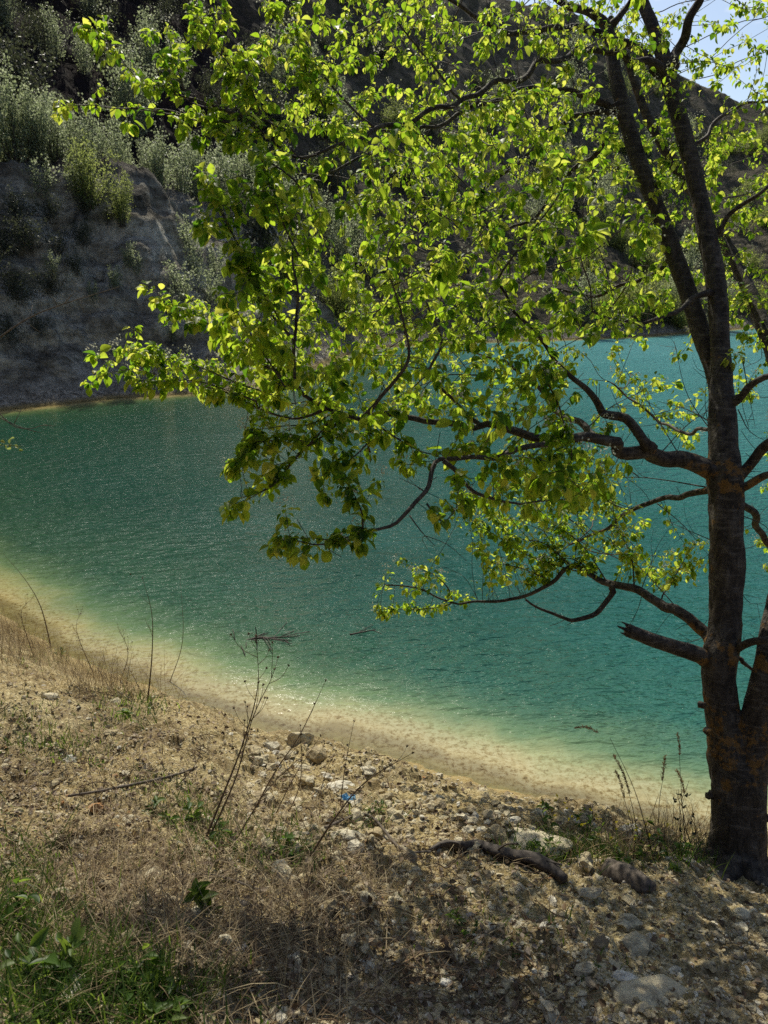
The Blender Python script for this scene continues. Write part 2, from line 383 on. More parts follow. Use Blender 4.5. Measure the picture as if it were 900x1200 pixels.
# far banks, ledge and ridge: a sheet that starts under the lake's edge and runs outward all round it
C0 = np.array([8., 34.])
seg = catmull(np.vstack([SHORE, SHORE[:1]]), .24)[:-1]
ang = np.unwrap(np.arctan2(seg[:, 0]-C0[0], seg[:, 1]-C0[1]))
def elev_ridge(th):      # height of the ridge as an elevation angle seen from the near bank
    x = 450+F*np.tan(th)*1.0
    return np.radians(np.interp(x, [-600,0,450,620,700,770,820,1000,1500], [26,25,22,19.5,17.6,14.8,13.4,12.8,12]))
def far_z(x, y, s):
    th = np.arctan2(x, np.maximum(y, .1)); r = np.hypot(x, y)
    left = sstep(-.02, -.14, th)*sstep(12, 20, y)                    # the shaded cliff with its ledge
    s2 = s+.9*fbm(x, y, .22, 3, 61)*sstep(.5, 4, s)
    lz = np.interp(s2, [-6,-1,0,1.2,2.2,7.6,8.6,14.5,22,60,160], [-3,-.5,0,.5,1.2,8.4,8.95,9.5,17,50,95])
    ez = 4.6+110*np.tan(elev_ridge(th))
    rz = np.interp(s2, [-6,-1,0,.8,3.0,8,60,160], [-3,-.5,0,.5,2.3,3.6,1,1.15])
    up = np.clip((s2-8)/52, 0, 1); rz = np.where(s2 > 8, 3.6+(ez-3.6)*(up**1.25)+.08*np.maximum(s2-60, 0), rz)
    z = lz*left+rz*(1-left)
    near = sstep(17, 12, r)
    z = z*(1-near)+(np.interp(s, PS, PZ)-.18)*near
    rough = sstep(.3, 3, s)*(1-near)
    z = z+rough*(.8*ridged(x, y, .16, 4, 71)+.42*fbm(x, y, .55, 4, 81)+.20*fbm(x, y, 2.1, 3, 91)+left*(.55*ridged(x*1.4+y*.5, y-.3*x, .42, 4, 75)+.20*ridged(x, y, 1.7, 3, 78)))
    tz = np.floor(z/1.15+.35*fbm(x, y, .35, 3, 88))*1.15+.6; z = z+(tz-z)*.34*left*rough*sstep(.8, 2, z)*sstep(9.5, 7.8, z)+(1-near)*.10*fbm(x, y, 1.4, 4, 95)
    z = z+sstep(20, 60, s)*(1-near)*2.2*fbm(x, y, .045, 4, 99)
    return z
off = np.concatenate([[-7,-4.5,-3,-2,-1.2,-.7,-.4,-.2], np.arange(0, 16, .16), np.geomspace(16.2, 70, 130), np.geomspace(72, 260, 14)])
nrmv = nrm(seg-C0)
tn = np.roll(seg, -1, 0)-np.roll(seg, 1, 0); no = nrm(np.stack([-tn[:, 1], tn[:, 0]], -1))
no = np.where((np.sum(no*nrmv, 1) < 0)[:, None], -no, no)
for _ in range(60): no = nrm(np.roll(no, 1, 0)+no*1.5+np.roll(no, -1, 0))
dirv = nrm(nrmv*.65+no*.35)
dirv = np.vstack([dirv, dirv[:1]]); sg = np.vstack([seg, seg[:1]])
OO = off[:, None]*np.ones((1, len(sg)))
FX, FY = sg[None, :, 0]+OO*dirv[None, :, 0], sg[None, :, 1]+OO*dirv[None, :, 1]
FS = sdf(FX, FY).reshape(FX.shape)
FZ = far_z(FX, FY, FS)
mb = MB(); grid(mb, FX, FY, FZ)
tag(mb.build('hillside', M['hill']), kind='structure')
def fz(x, y): return float(far_z(np.array([x]), np.array([y]), sdf([x], [y]))[0])
def far_hit(px, py, t0=18, t1=170):
    t = np.geomspace(t0, t1, 2200); u = (px-450)/F; v = (600-py)/F
    X_, Y_, Z_ = u*t, (CP+v*SP)*t, H+(-SP+v*CP)*t
    g = far_z(X_, Y_, sdf(X_, Y_)); k = np.argmax(Z_ <= g)
    if not np.any(Z_ <= g): return None
    return np.array([X_[k], Y_[k], g[k]])

# water
wa = np.radians(np.linspace(-60, 62, 420)); wr = np.geomspace(3.6, 110, 420)
WR, WA = np.meshgrid(wr, wa, indexing='ij'); X, Y = WR*np.sin(WA), WR*np.cos(WA)
S = sdf(X, Y).reshape(X.shape)
bed = np.where(WR < 15, near_z(X, Y, False), np.interp(S, PS, PZ))
dep = np.maximum(-bed, 0)
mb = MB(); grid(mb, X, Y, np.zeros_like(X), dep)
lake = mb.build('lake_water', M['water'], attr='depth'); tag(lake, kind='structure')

# ------------------------------------------------------------------ leaves
LEAF = []
def leaf_shape(n=4):
    w = [0, .29, .43, .40, .24, 0]; y = [0, .16, .36, .58, .80, 1.0]
    v = [(0, 0, 0)]
    for k in range(1, 5):
        v += [(-w[k], y[k], .34*abs(w[k])), (0, y[k], -.03*math.sin(y[k]*3)), (w[k], y[k], .34*abs(w[k]))]
    v.append((0, 1, 0)); v = np.array(v)
    v[:, 2] -= .26*v[:, 1]**2
    f3 = [(0,2,1),(0,3,2)]; f4 = []
    for k in range(3):
        b = 1+3*k; f4 += [(b,b+1,b+4,b+3),(b+1,b+2,b+5,b+4)]
    f3 += [(10,11,13),(11,12,13)]
    v[:, 0] *= .82
    return v, np.array(f3), np.array(f4)
LV, LF3, LF4 = leaf_shape()
def put_leaves(mb, P, D, N, L, tint, shape=(LV, LF3, LF4), widthf=1.0):
    "P base points, D leaf axis, N rough normal, L length"
    V0, F3, F4 = shape
    D = nrm(D); X_ = nrm(np.cross(D, N)); Nn = np.cross(X_, D)
    n = len(P); k = len(V0)
    L = np.asarray(L)[:, None, None]
    v = P[:, None, :]+L*(V0[None, :, 0:1]*widthf*X_[:, None, :]+V0[None, :, 1:2]*D[:, None, :]+V0[None, :, 2:3]*Nn[:, None, :])
    o = (np.arange(n)*k)[:, None, None]
    mb.add(v.reshape(-1, 3), (F3[None]+o).reshape(-1, 3) if len(F3) else None, (F4[None]+o).reshape(-1, 4) if len(F4) else None, np.repeat(tint, k))
QV = np.array([(0,0,0),(-.32,.5,.05),(0,1,-.05),(.32,.5,.05)]); QF = np.array([(0,3,2,1)])
QUAD = (QV, np.zeros((0,3), int), QF)

# ------------------------------------------------------------------ the big tree
tree = empty('fruit_tree', at(864, 1034, 3.47))
tag(tree, 'large leafy spring tree leaning over the lake on the sunlit bank', 'tree')
K = 1/900.0
def limb(rows):          # rows: px, py, depth, radius in px
    return np.array([np.append(at(x, y, t), r*t*K*.93) for x, y, t, r in rows])
trunk_rows = [(864,1052,3.44,46),(864,1030,3.47,37),(864,1000,3.49,33),(865,950,3.5,32),(862,905,3.52,31),(854,862,3.54,25),(845,825,3.55,20),(842,790,3.56,20),(844,765,3.57,22.5),(848,735,3.58,19.5),(852,660,3.6,19.5),(851,600,3.62,20.5),
  (849,560,3.64,22),(848,530,3.66,18),(846,470,3.72,16),(845,420,3.78,14),(840,340,3.86,13.5),(827,265,3.95,13),(812,200,4.02,12.5),(797,140,4.08,12),(783,85,4.14,11.5),(768,40,4.2,9),(750,-5,4.28,8),(728,-70,4.4,6.5),(700,-150,4.55,4)]
stems = {
 'second': [(868,985,3.49,24),(873,920,3.5,24),(880,872,3.5,21),(887,835,3.48,17.5),(895,795,3.46,15.5),(903,750,3.5,14),(922,650,3.65,12.5),(930,550,3.9,12),(918,460,4.2,11),(897,388,4.45,10.5),(866,315,4.7,9.5),(832,255,4.9,8.5),(798,203,5.0,9),(776,168,5.05,8),(757,133,5.1,6.5),(738,80,5.15,5),(715,20,5.2,3.5)],
 'leader': [(848,500,3.74,12),(838,440,3.84,13.5),(820,385,3.95,13.5),(793,305,4.08,12.5),(768,240,4.16,11.5),(746,180,4.24,11.5),(730,125,4.3,10.5),(719,75,4.36,9.5),(711,33,4.42,8.5),(690,14,4.45,6),(660,4,4.5,5),(620,-30,4.6,3.5)],
}
limbs = [
 [(848,556,3.64,17),(822,548,3.62,14.5),(790,537,3.58,12.5),(757,526,3.5,11.5),(725,521,3.42,9),(690,519,3.36,7.5),(650,517,3.3,7),(610,512,3.28,6.5),(565,500,3.25,5.5),(515,493,3.2,4.8),(465,491,3.15,4.3),(425,489,3.1,3.8),(385,478,3.05,3.4),(352,455,3.0,3),(346,410,2.95,2.6),(346,355,2.9,2.2),(342,300,2.85,1.6)],
 [(765,528,3.52,8),(745,508,3.5,7.5),(722,484,3.48,7),(700,463,3.46,5.5),(672,440,3.42,4),(640,410,3.4,3),(610,370,3.35,2.4),(580,330,3.3,1.8)],
 [(722,520,3.42,5),(700,511,3.5,6),(680,503,3.6,5.5),(650,480,3.75,4),(622,450,3.9,3),(590,420,4.0,2.2)],
 [(650,518,3.3,5),(615,522,3.22,4.6),(580,531,3.12,4.2),(545,536,3.05,3.8),(520,540,3.0,3.8),(508,560,2.96,3.8),(496,585,2.92,3.6),(480,604,2.9,3.4),(455,614,2.88,2.8),(430,622,2.86,2.2),(400,634,2.84,1.8),(372,640,2.82,1.3),(338,634,2.8,1)],
 [(520,540,3.0,3.2),(535,553,3.02,3.2),(552,572,3.05,3),(575,583,3.08,2.6),(610,590,3.12,1.8)],
 [(842,573,3.66,6),(815,577,3.8,5),(780,586,4.0,4.2),(742,601,4.2,3.4),(705,622,4.4,2.4),(670,640,4.6,1.8)],
 [(840,758,3.6,12),(826,740,3.64,9.5),(806,722,3.72,8.5),(775,704,3.82,7.5),(745,692,3.92,6.5),(716,685,4.0,5.5),(695,672,4.05,4),(670,668,4.1,3.6),(645,682,4.14,3.2),(615,694,4.18,2.8),(585,702,4.2,2.4),(555,703,4.24,2),(530,706,4.26,1.6),(490,690,4.3,1.3),(452,685,4.3,1)],
 [(718,685,4.0,4.4),(714,700,3.98,4.2),(700,717,3.95,4),(680,726,3.92,3.4),(660,725,3.9,2.8),(640,715,3.88,2.2),(616,704,3.86,1.6)],
 [(730,125,4.3,6),(700,116,4.28,5.5),(665,107,4.25,5),(625,104,4.2,4.6),(590,112,4.1,4),(540,133,3.9,3.2),(480,160,3.7,2.6),(410,190,3.5,2),(350,215,3.35,1.6)],
 [(783,85,4.14,7),(755,75,4.1,5.5),(710,68,4.0,4.8),(668,62,3.9,4.5),(630,76,3.75,4.5),(590,98,3.6,4.2),(540,118,3.45,3.9),(490,136,3.35,3.6),(440,151,3.25,3.3),(395,172,3.2,2.8),(350,185,3.15,2.2),(300,150,3.1,1.8),(255,125,3.1,1.4),(205,112,3.1,1.1)],
 [(733,132,4.3,5),(700,136,4.35,4.6),(668,139,4.4,4),(645,150,4.4,3.4),(618,180,4.4,3),(590,205,4.4,2.6),(555,228,4.4,2.2),(515,250,4.4,1.8),(470,285,4.4,1.4)],
 [(735,140,4.3,4.6),(712,158,4.4,4),(690,182,4.5,3.6),(668,205,4.6,3.2),(640,238,4.65,2.8),(600,268,4.7,2.2),(560,290,4.7,1.6)],
 [(786,88,4.14,8),(760,70,4.2,6.5),(725,50,4.22,6),(690,30,4.2,5.5),(660,32,4.1,5),(625,38,4.0,4.6),(590,36,3.9,4),(560,22,3.8,3.4),(530,0,3.7,2.8),(480,-30,3.6,2)],
 [(783,88,4.14,8.5),(800,55,4.1,7.5),(812,25,4.05,6.8),(824,-5,4.0,6),(840,-60,3.9,4.5)],
 [(712,34,4.42,6),(728,18,4.4,5),(742,-5,4.35,4.2),(752,-50,4.3,3)],
 [(848,478,3.72,7),(866,470,3.66,6),(885,458,3.6,5.4),(910,444,3.5,4.6),(950,420,3.4,3)],
 [(855,560,3.64,12),(868,545,3.62,8.5),(885,534,3.58,8),(905,522,3.5,7.5),(950,500,3.4,5)],
 [(858,572,3.64,8),(880,562,3.55,6.5),(905,558,3.45,5.8),(950,560,3.3,4)],
 [(862,585,3.66,6),(872,592,3.8,5.5),(884,610,3.9,5.5),(897,632,4.0,5),(915,650,4.1,4)],
 [(846,768,3.58,9),(868,760,3.5,6.5),(890,752,3.4,6),(925,744,3.3,4.5)],
 [(864,770,3.6,3.2),(880,780,3.6,2.6),(905,795,3.6,2.2)],
 [(840,345,3.86,5),(806,352,3.8,4),(775,372,3.7,3.2),(735,380,3.6,2.4),(695,365,3.5,1.6)],
 [(790,300,4.08,4.4),(770,318,4.2,3.6),(745,330,4.3,3),(700,345,4.5,2.4),(650,340,4.6,1.6)],
 [(830,280,3.95,4.5),(858,255,3.9,3.6),(885,230,3.8,3),(920,200,3.7,2)],
 [(808,190,4.02,4),(830,155,4.1,3),(860,125,4.2,2.4),(905,118,4.3,1.8)],
 [(846,500,3.7,3.4),(815,505,4.0,2.8),(780,500,4.3,2.2),(745,470,4.5,1.7),(715,450,4.6,1.2)],
 [(425,489,3.1,3.4),(445,472,3.05,3.2),(462,448,3.0,3),(478,415,2.95,2.4),(470,370,2.9,1.8),(455,320,2.85,1.3)],
 [(565,500,3.25,3.4),(530,470,3.3,2.8),(505,440,3.35,2.4),(520,400,3.4,2),(500,350,3.45,1.6)],
 [(385,478,3.05,2.4),(350,490,3.1,2),(310,482,3.2,1.8),(265,462,3.3,1.5),(215,448,3.35,1.2),(160,432,3.4,.9)],
 [(402,486,3.05,2),(378,510,3.0,1.8),(352,535,2.98,1.5),(318,572,2.95,1.2),(278,588,2.95,.8)],
 [(346,400,2.95,2),(310,360,2.85,1.7),(290,310,2.8,1.4),(268,265,2.8,1.1),(246,222,2.8,.8)],
 [(352,455,3.0,2),(300,420,3.1,1.6),(250,385,3.2,1.2),(200,355,3.25,.9)],
 [(440,151,3.25,2.2),(400,110,3.3,1.8),(360,60,3.35,1.4),(320,10,3.4,1)],
 [(350,185,3.15,1.6),(300,120,3.2,1.3),(262,60,3.25,1),(235,18,3.3,.7)],
 [(540,118,3.45,2.2),(500,70,3.5,1.8),(460,20,3.55,1.3)],
 [(300,150,3.1,1.2),(220,135,3.15,1),(140,125,3.2,.8),(75,125,3.2,.6)],
 [(255,125,3.1,1.1),(200,108,3.12,.9),(155,80,3.15,.8),(112,45,3.2,.5)],
]
stub = [(838,780,3.58,12),(820,768,3.54,10.5),(790,758,3.48,9.5),(765,750,3.42,9),(737,739,3.36,8.5)]

for rr_ in (trunk_rows, stems['leader'], stems['second']):
    for q_, row_ in enumerate(rr_):
        if row_[1] < 470: rr_[q_] = (row_[0], row_[1], row_[2], row_[3]*.86)
cands = []           # skeleton nodes from which twigs may start
mb = MB(); tr = catmull(limb(trunk_rows), .025); tube(mb, tr[:, :3], tr[:, 3], 30, rough=.16, seed=1)
st2 = catmull(limb(stems['second']), .025); tube(mb, st2[:, :3], st2[:, 3], 24, rough=.15, seed=2)
st3 = catmull(limb(stems['leader']), .025); tube(mb, st3[:, :3], st3[:, 3], 22, rough=.12, seed=3)
# root flare, knots and shelf fungi-like burrs along the trunk edge
for k in range(7):
    a = k*.9+.3; b = at(864, 1018, 3.48); e = np.array([b[0]+.24*math.cos(a), b[1]+.24*math.sin(a), 0]); e[2] = gz(e[0], e[1])-.05
    P_ = catmull(np.array([np.append(b+[0,0,.10], .06), np.append((b+e)/2+[0,0,.02], .055), np.append(e, .03)]), .03)
    tube(mb, P_[:, :3], P_[:, 3], 12, rough=.2, seed=k+20)
for px, py, t in [(822,826,3.5),(829,857,3.5),(838,882,3.5),(832,932,3.5),(898,958,3.5)]:
    c = at(px, py, t); n_ = vnoise(I2[0][:, 0]*2, I2[0][:, 1]*2, I2[0][:, 2]*2, int(px))
    mb.add(c+I2[0]*.019*(1+.4*n_[:, None]), I2[1])
mb.build('trunk', M['bark'], tree)
for s_ in (tr[::2], st2[::2], st3[::2]): cands.append(s_)
spurs = []
for i, rows in enumerate(limbs):
    P_ = catmull(limb(rows), .03)
    wob = (P_[:, 3:4]*1.3+.004)*np.stack([vnoise(P_[:, 0]*9, P_[:, 2]*9, None, 100+i), vnoise(P_[:, 1]*9, P_[:, 2]*9, None, 200+i), vnoise(P_[:, 0]*9, P_[:, 1]*9, None, 300+i)], -1)
    P_[2:, :3] += wob[2:]
    thick = P_[0, 3] > .018; P_[3:, 3] *= .80
    for q_ in range(int(len(P_)*.55)):          # short spur twigs
        j_ = RNG.integers(3, len(P_)); d_ = nrm(RNG.normal(size=3)+[0, 0, .3]); l_ = RNG.uniform(.015, .10)*RNG.choice([.5, 1, 1.6])
        spurs.append([P_[j_, :3], P_[j_, :3]+d_*l_*.5+RNG.normal(size=3)*.004, P_[j_, :3]+d_*l_])
    mb = MB(); tube(mb, P_[:, :3], P_[:, 3], 14 if thick else 8, rough=.14 if thick else .08, seed=i+40)
    mb.build('branch', M['bark'] if thick else M['twig'], tree)
    cands.append(P_)
P_ = catmull(limb(stub), .02); mb = MB(); tube(mb, P_[:, :3], P_[:, 3], 16, rough=.12, seed=77)
e = P_[-1, :3]
for k in range(9):
    d = nrm(P_[-1, :3]-P_[-4, :3]); o_ = RNG.normal(size=3)*.012; tube(mb, [e-d*.02+o_, e+d*RNG.uniform(.01, .045)+o_*1.2], [.008, .002], 4)
o = mb.build('broken_branch', M['bark'], tree); o['label'] = 'snapped bare branch stub with a jagged end'

# space colonisation of the crown
def inpoly(x, y, poly):
    ins = np.zeros(len(x), bool); n = len(poly)
    for i in range(n):
        ax, ay = poly[i]; bx, by = poly[(i+1) % n]
        if ay == by: continue
        m = ((ay > y) != (by > y)) & (x < (bx-ax)*(y-ay)/(by-ay)+ax); ins ^= m
    return ins
def sample(poly, n, t0, t1, rng):
    P = np.array(poly); lo, hi = P.min(0), P.max(0); out = []
    while len(out) < n:
        q = rng.uniform(lo, hi, (n*3, 2)); q = q[inpoly(q[:, 0], q[:, 1], poly)]
        for a in q[:n-len(out)]: out.append(at(a[0], a[1], rng.uniform(t0, t1)))
    return np.array(out)
rg = np.random.default_rng(11)
ATT = [
 sample([(300,190),(420,150),(560,110),(700,110),(760,230),(800,400),(700,400),(640,470),(560,500),(430,480),(330,500),(270,450),(230,420),(270,380),(300,300)], 740, 2.8, 4.0, rg),
 sample([(420,200),(560,120),(720,140),(790,330),(800,420),(690,420),(620,480),(480,470),(420,380)], 560, 4.0, 5.4, rg),
 sample([(310,-40),(440,-60),(700,-60),(720,90),(600,180),(440,200),(330,130)], 520, 3.1, 5.0, rg),
 sample([(700,-60),(960,-60),(960,140),(900,150),(830,100),(760,110),(720,60)], 340, 3.6, 5.2, rg),
 sample([(740,130),(960,160),(960,420),(870,420),(800,330)], 330, 3.9, 5.6, rg),
 sample([(840,330),(960,300),(960,720),(890,690),(870,560),(870,440)], 60, 3.5, 5.2, rg),
 sample([(550,600),(580,560),(640,545),(700,560),(790,640),(818,660),(810,690),(740,685),(700,650),(640,670),(570,690),(560,650)], 190, 4.0, 5.2, rg),
 sample([(640,500),(700,480),(740,520),(690,600),(630,620),(610,560)], 90, 3.3, 4.4, rg),
 sample([(700,440),(830,440),(830,545),(740,500)], 28, 4.3, 5.2, rg),
 sample([(565,520),(700,520),(700,600),(640,610),(560,600),(540,570)], 50, 2.9, 3.6, rg),
 sample([(455,655),(560,660),(560,715),(430,715)], 22, 4.15, 4.4, rg),
]
ATT.append(sample([(290,370),(440,360),(600,380),(640,440),(620,490),(430,490),(330,460)], 200, 2.95, 4.2, rg))
def along(pts, n, jit, rng):
    P = catmull([at(*p) for p in pts], .02); k = rng.integers(0, len(P), n); return P[k]+rng.normal(size=(n, 3))*jit
arms = [([(330,150,3.1),(255,128,3.1),(205,110,3.1),(160,90,3.12),(130,55,3.15),(108,42,3.15)],34,.04),
 ([(300,150,3.1),(200,133,3.15),(110,122,3.2),(68,124,3.2)],26,.03), ([(215,105,3.1),(203,70,3.12),(180,45,3.15)],10,.03),
 ([(300,130,3.15),(262,70,3.2),(232,18,3.25)],22,.035), ([(310,150,3.1),(285,70,3.2),(262,8,3.2)],18,.035), ([(380,130,3.2),(350,60,3.25),(310,5,3.3)],30,.06),
 ([(340,210,3.0),(300,180,3.0),(250,150,3.1)],14,.04),
 ([(330,380,2.85),(290,310,2.8),(262,255,2.8),(243,212,2.8)],36,.05), ([(350,300,2.85),(320,230,2.9),(310,190,2.95)],20,.06),
 ([(330,440,3.1),(250,385,3.2),(190,352,3.2)],26,.05), ([(330,470,3.2),(230,430,3.3),(150,410,3.35),(125,437,3.4)],46,.07), ([(300,470,3.2),(220,445,3.3),(170,455,3.3)],26,.05),
 ([(330,450,2.8),(300,400,2.8),(270,350,2.8)],34,.08),
 ([(390,490,3.0),(345,540,2.97),(310,574,2.95),(270,592,2.95)],14,.025), ([(340,520,3),(295,520,3),(270,547,3)],10,.02), ([(400,480,3),(350,500,3),(300,500,3)],16,.05),
 ([(440,620,2.86),(400,634,2.84),(365,630,2.82),(330,634,2.8)],22,.03), ([(425,620,2.86),(422,600,2.85),(412,572,2.85)],8,.02),
 ([(500,590,2.92),(520,612,2.9),(540,590,2.9)],8,.025), ([(430,520,3.0),(400,550,3),(380,560,3)],7,.02),
 ([(450,500,3.1),(500,530,3.05),(560,520,3.1)],20,.05), ([(640,430,2.9),(655,480,2.85),(668,540,2.85),(640,560,2.85)],26,.05),
 ([(745,692,3.92),(740,650,4.0),(722,610,4.1),(715,570,4.2)],12,.04), ([(775,704,3.82),(790,675,3.9),(805,650,4.0),(812,640,4.0)],12,.03), ([(716,685,4.0),(690,645,4.1),(650,615,4.2),(620,590,4.3)],12,.04),
 ([(670,668,4.1),(640,640,4.15),(600,625,4.2),(575,600,4.25)],12,.04), ([(645,682,4.14),(610,665,4.2),(575,660,4.25),(560,640,4.3)],10,.03), ([(700,672,4.05),(668,655,4.1),(640,660,4.2)],8,.03), ([(530,706,4.26),(500,712,4.3),(445,714,4.3)],9,.02), ([(530,704,4.26),(520,680,4.3),(470,660,4.3)],8,.02), ([(742,601,4.2),(700,580,4.3),(650,560,4.4),(600,545,4.4)],14,.05),
 ([(600,560,4.1),(570,590,4.2),(545,580,4.2)],8,.03), ([(690,672,4.1),(620,650,4.2),(560,615,4.25),(545,590,4.3)],16,.04)]
for p, n, j in arms: ATT.append(along(p, int(n*1.1), j, rg))
for k_ in range(5): A_ = ATT[k_]; ATT[k_] = A_[vnoise(A_[:, 0]*2.1, A_[:, 1]*2.1, A_[:, 2]*2.1, 9)+.5*vnoise(A_[:, 0]*5, A_[:, 1]*5, A_[:, 2]*5, 19) > -.34]
ATT = np.concatenate(ATT)
base = np.concatenate(cands); fx = [base[:, :3]]
nodes = list(base[:, :3]); par = [-1]*len(nodes); nd_r = list(base[:, 3])
Pn = np.array(nodes)
near_d = np.full(len(ATT), 1e9); near_i = np.zeros(len(ATT), int)
def upd(newP, start):
    D_ = np.linalg.norm(ATT[:, None, :]-newP[None], axis=2); j = D_.argmin(1); d = D_[np.arange(len(ATT)), j]
    m = d < near_d; near_d[m] = d[m]; near_i[m] = j[m]+start
for s in range(0, len(Pn), 400): upd(Pn[s:s+400], s)
alive = np.ones(len(ATT), bool); STEP = .055
for it in range(60):
    alive &= near_d > .07
    if not alive.any(): break
    acc = {}
    for a in np.nonzero(alive)[0]:
        i = near_i[a]; d = nrm(ATT[a]-nodes[i])
        acc.setdefault(i, np.zeros(3)); acc[i] += d
    new = []; st = len(nodes)
    for i, d in acc.items():
        if np.linalg.norm(d) < .15: d = d+rg.normal(size=3)*.3
        d = nrm(d)+rg.normal(size=3)*.22
        if par[i] >= 0: d = d+.75*nrm(np.array(nodes[i])-nodes[par[i]])
        p = np.array(nodes[i])+nrm(d)*STEP
        nodes.append(p); par.append(i); nd_r.append(0); new.append(p)
    upd(np.array(new), st)
NP_ = np.array(nodes); par = np.array(par); nb = len(base)
kids = [[] for _ in nodes]
for i in range(nb, len(nodes)): kids[par[i]].append(i)
rad = np.zeros(len(nodes)); size = np.zeros(len(nodes))
for i in range(len(nodes)-1, nb-1, -1):
    if not kids[i]: rad[i] = .0012; size[i] = 1
    else:
        rad[i] = min(sum(rad[k]**2.2 for k in kids[i])**(1/2.2)+.00005, .011); size[i] = 1+sum(size[k] for k in kids[i])
tw = MB(); done = set()
def chain(i):
    c = [i]
    while kids[c[-1]]:
        ks = sorted(kids[c[-1]], key=lambda k: -rad[k]); c.append(ks[0]); yield_.extend(ks[1:])
    return c
yield_ = [k for i in range(nb) for k in kids[i]]
while yield_:
    i = yield_.pop(); c = chain(i)
    pts = np.array([NP_[par[i]]]+[NP_[k] for k in c]); r = np.array([rad[i]]+[rad[k] for k in c])
    if len(pts) > 3: pts[1:-1] = pts[1:-1]*.6+.2*(pts[:-2]+pts[2:])
    tube(tw, pts, r, 5)
for sp_ in spurs: tube(tw, catmull(sp_, .03), [.0022, .0016, .001] if False else .0014, 4)
# a few leafless dead twigs under the main limb
def dead_twig(start, end, n=3, r=.003):
    P = np.array([start, (np.array(start)+end)/2+rg.normal(size=3)*.03, end]); P = catmull(P, .04)
    tube(tw, P, np.linspace(r, .0009, len(P)), 5)
    for _ in range(n):
        k = rg.integers(len(P)//4, len(P)); d = nrm(nrm(P[-1]-P[0])+rg.normal(size=3)*.7)*rg.uniform(.06, .2)
        Q = catmull([P[k], P[k]+d*.5+rg.normal(size=3)*.01, P[k]+d], .03); tube(tw, Q, np.linspace(r*.5, .0007, len(Q)), 4)
for a, b, n, r in [((842,500,3.75),(770,470,4.0),4,.004),((775,530,3.55),(850,470,3.9),3,.003),((760,520,3.5),(715,455,3.7),5,.003),((800,540,3.6),(745,445,4.1),5,.003),((835,572,3.7),(690,560,4.0),5,.004),
  ((770,590,4.0),(830,650,4.0),2,.003),((740,600,4.2),(735,560,4.3),3,.002),((690,500,3.4),(760,455,3.6),4,.003),((750,695,3.9),(768,645,4.0),3,.003),((752,698,3.9),(735,738,3.9),2,.002),((800,720,3.75),(700,620,4.1),4,.003),
  ((843,740,3.6),(760,760,3.5),2,.002),((850,560,3.7),(830,430,3.9),4,.003),((858,600,3.6),(905,640,3.5),2,.003),((866,690,3.6),(905,705,3.5),2,.002),((845,520,3.7),(790,400,4.0),5,.003),((497,580,2.92),(468,560,2.9),2,.002),
  ((560,702,4.2),(520,664,4.2),1,.0015),((480,604,2.9),(510,640,2.9),2,.003),((850,640,3.6),(780,610,3.9),2,.003),((865,480,3.6),(905,520,3.6),3,.003),((870,420,3.8),(885,500,3.8),3,.003)]:
    dead_twig(at(*a), at(*b), n, r)

# leaves in drooping tufts on the young wood
lf = MB(); pet = MB(); bl = MB()
tuft = []
for i in range(nb, len(nodes)):
    if size[i] <= 5 or (size[i] <= 16 and rg.random() < .36): tuft.append(i)
# tufts along the thin outer ends of the drawn branches
extra = []
for rows in limbs:
    P_ = catmull(limb(rows), .045); m = P_[:, 3] < .0062
    Q = P_[m]
    for k in range(len(Q)):
        if rg.random() < .55: extra.append((Q[k, :3], nrm(Q[min(k+1, len(Q)-1), :3]-Q[max(k-1, 0), :3]+1e-6)))
TP = []; TD = []; TE = []
for pts_, n_, j_ in arms:          # leafy shoots standing out of the crown
    P_ = catmull([at(*q_) for q_ in pts_], .03); k_ = np.argmin(np.linalg.norm(NP_-P_[0], axis=1))
    if np.linalg.norm(NP_[k_]-P_[0]) > .04: P_ = catmull(np.vstack([NP_[k_], P_]), .03)
    P_[1:] += .012*np.stack([vnoise(P_[1:, 0]*8, P_[1:, 2]*8, None, n_+q_) for q_ in (1, 2, 3)], -1)
    tube(tw, P_, np.linspace(.0045, .0012, len(P_)), 5)
    for k_ in range(1, len(P_)):
        d_ = nrm(P_[k_]-P_[k_-1])
        if rg.random() < (.36 if P_[0, 2] > 4.75 else .6): TP.append(P_[k_]); TD.append(d_); TE.append(rg.random() < .35)
        if rg.random() < .18:
            e_ = P_[k_]+nrm(d_+rg.normal(size=3)*.9)*rg.uniform(.04, .12); tube(tw, [P_[k_], e_], .0012, 4)
            for q_ in (.5, 1): TP.append(P_[k_]*(1-q_)+e_*q_); TD.append(nrm(e_-P_[k_])); TE.append(q_ == 1)
    TP.append(P_[-1]); TD.append(d_); TE.append(True)
for i in tuft:
    d = nrm(NP_[i]-NP_[par[i]]); TP.append(NP_[i]); TD.append(d); TE.append(not kids[i])
for p, d in extra: TP.append(p); TD.append(d); TE.append(False)
TP = np.array(TP); TD = np.array(TD)
cnt = np.array([rg.integers(9, 18) if e else rg.integers(2, 7) for e in TE])
big = np.clip(1.26-(np.linalg.norm(TP-CAM, axis=1)-2.8)*.26, .92, 1.24)*rg.uniform(.78, 1.15, len(TP))
I = np.repeat(np.arange(len(TP)), cnt); n = len(I)
out = nrm(TD[I]*.55+rg.normal(size=(n, 3))*.75+[0, 0, .1])
pl = rg.uniform(.006, .030, n)
P0 = TP[I]; P1 = P0+out*pl[:, None]
D_ = nrm(out*.75+rg.normal(size=(n, 3))*.28+np.array([0, 0, -.62]))
N_ = nrm(np.array([0, 0, 1.])+out*.6+rg.normal(size=(n, 3))*.55)
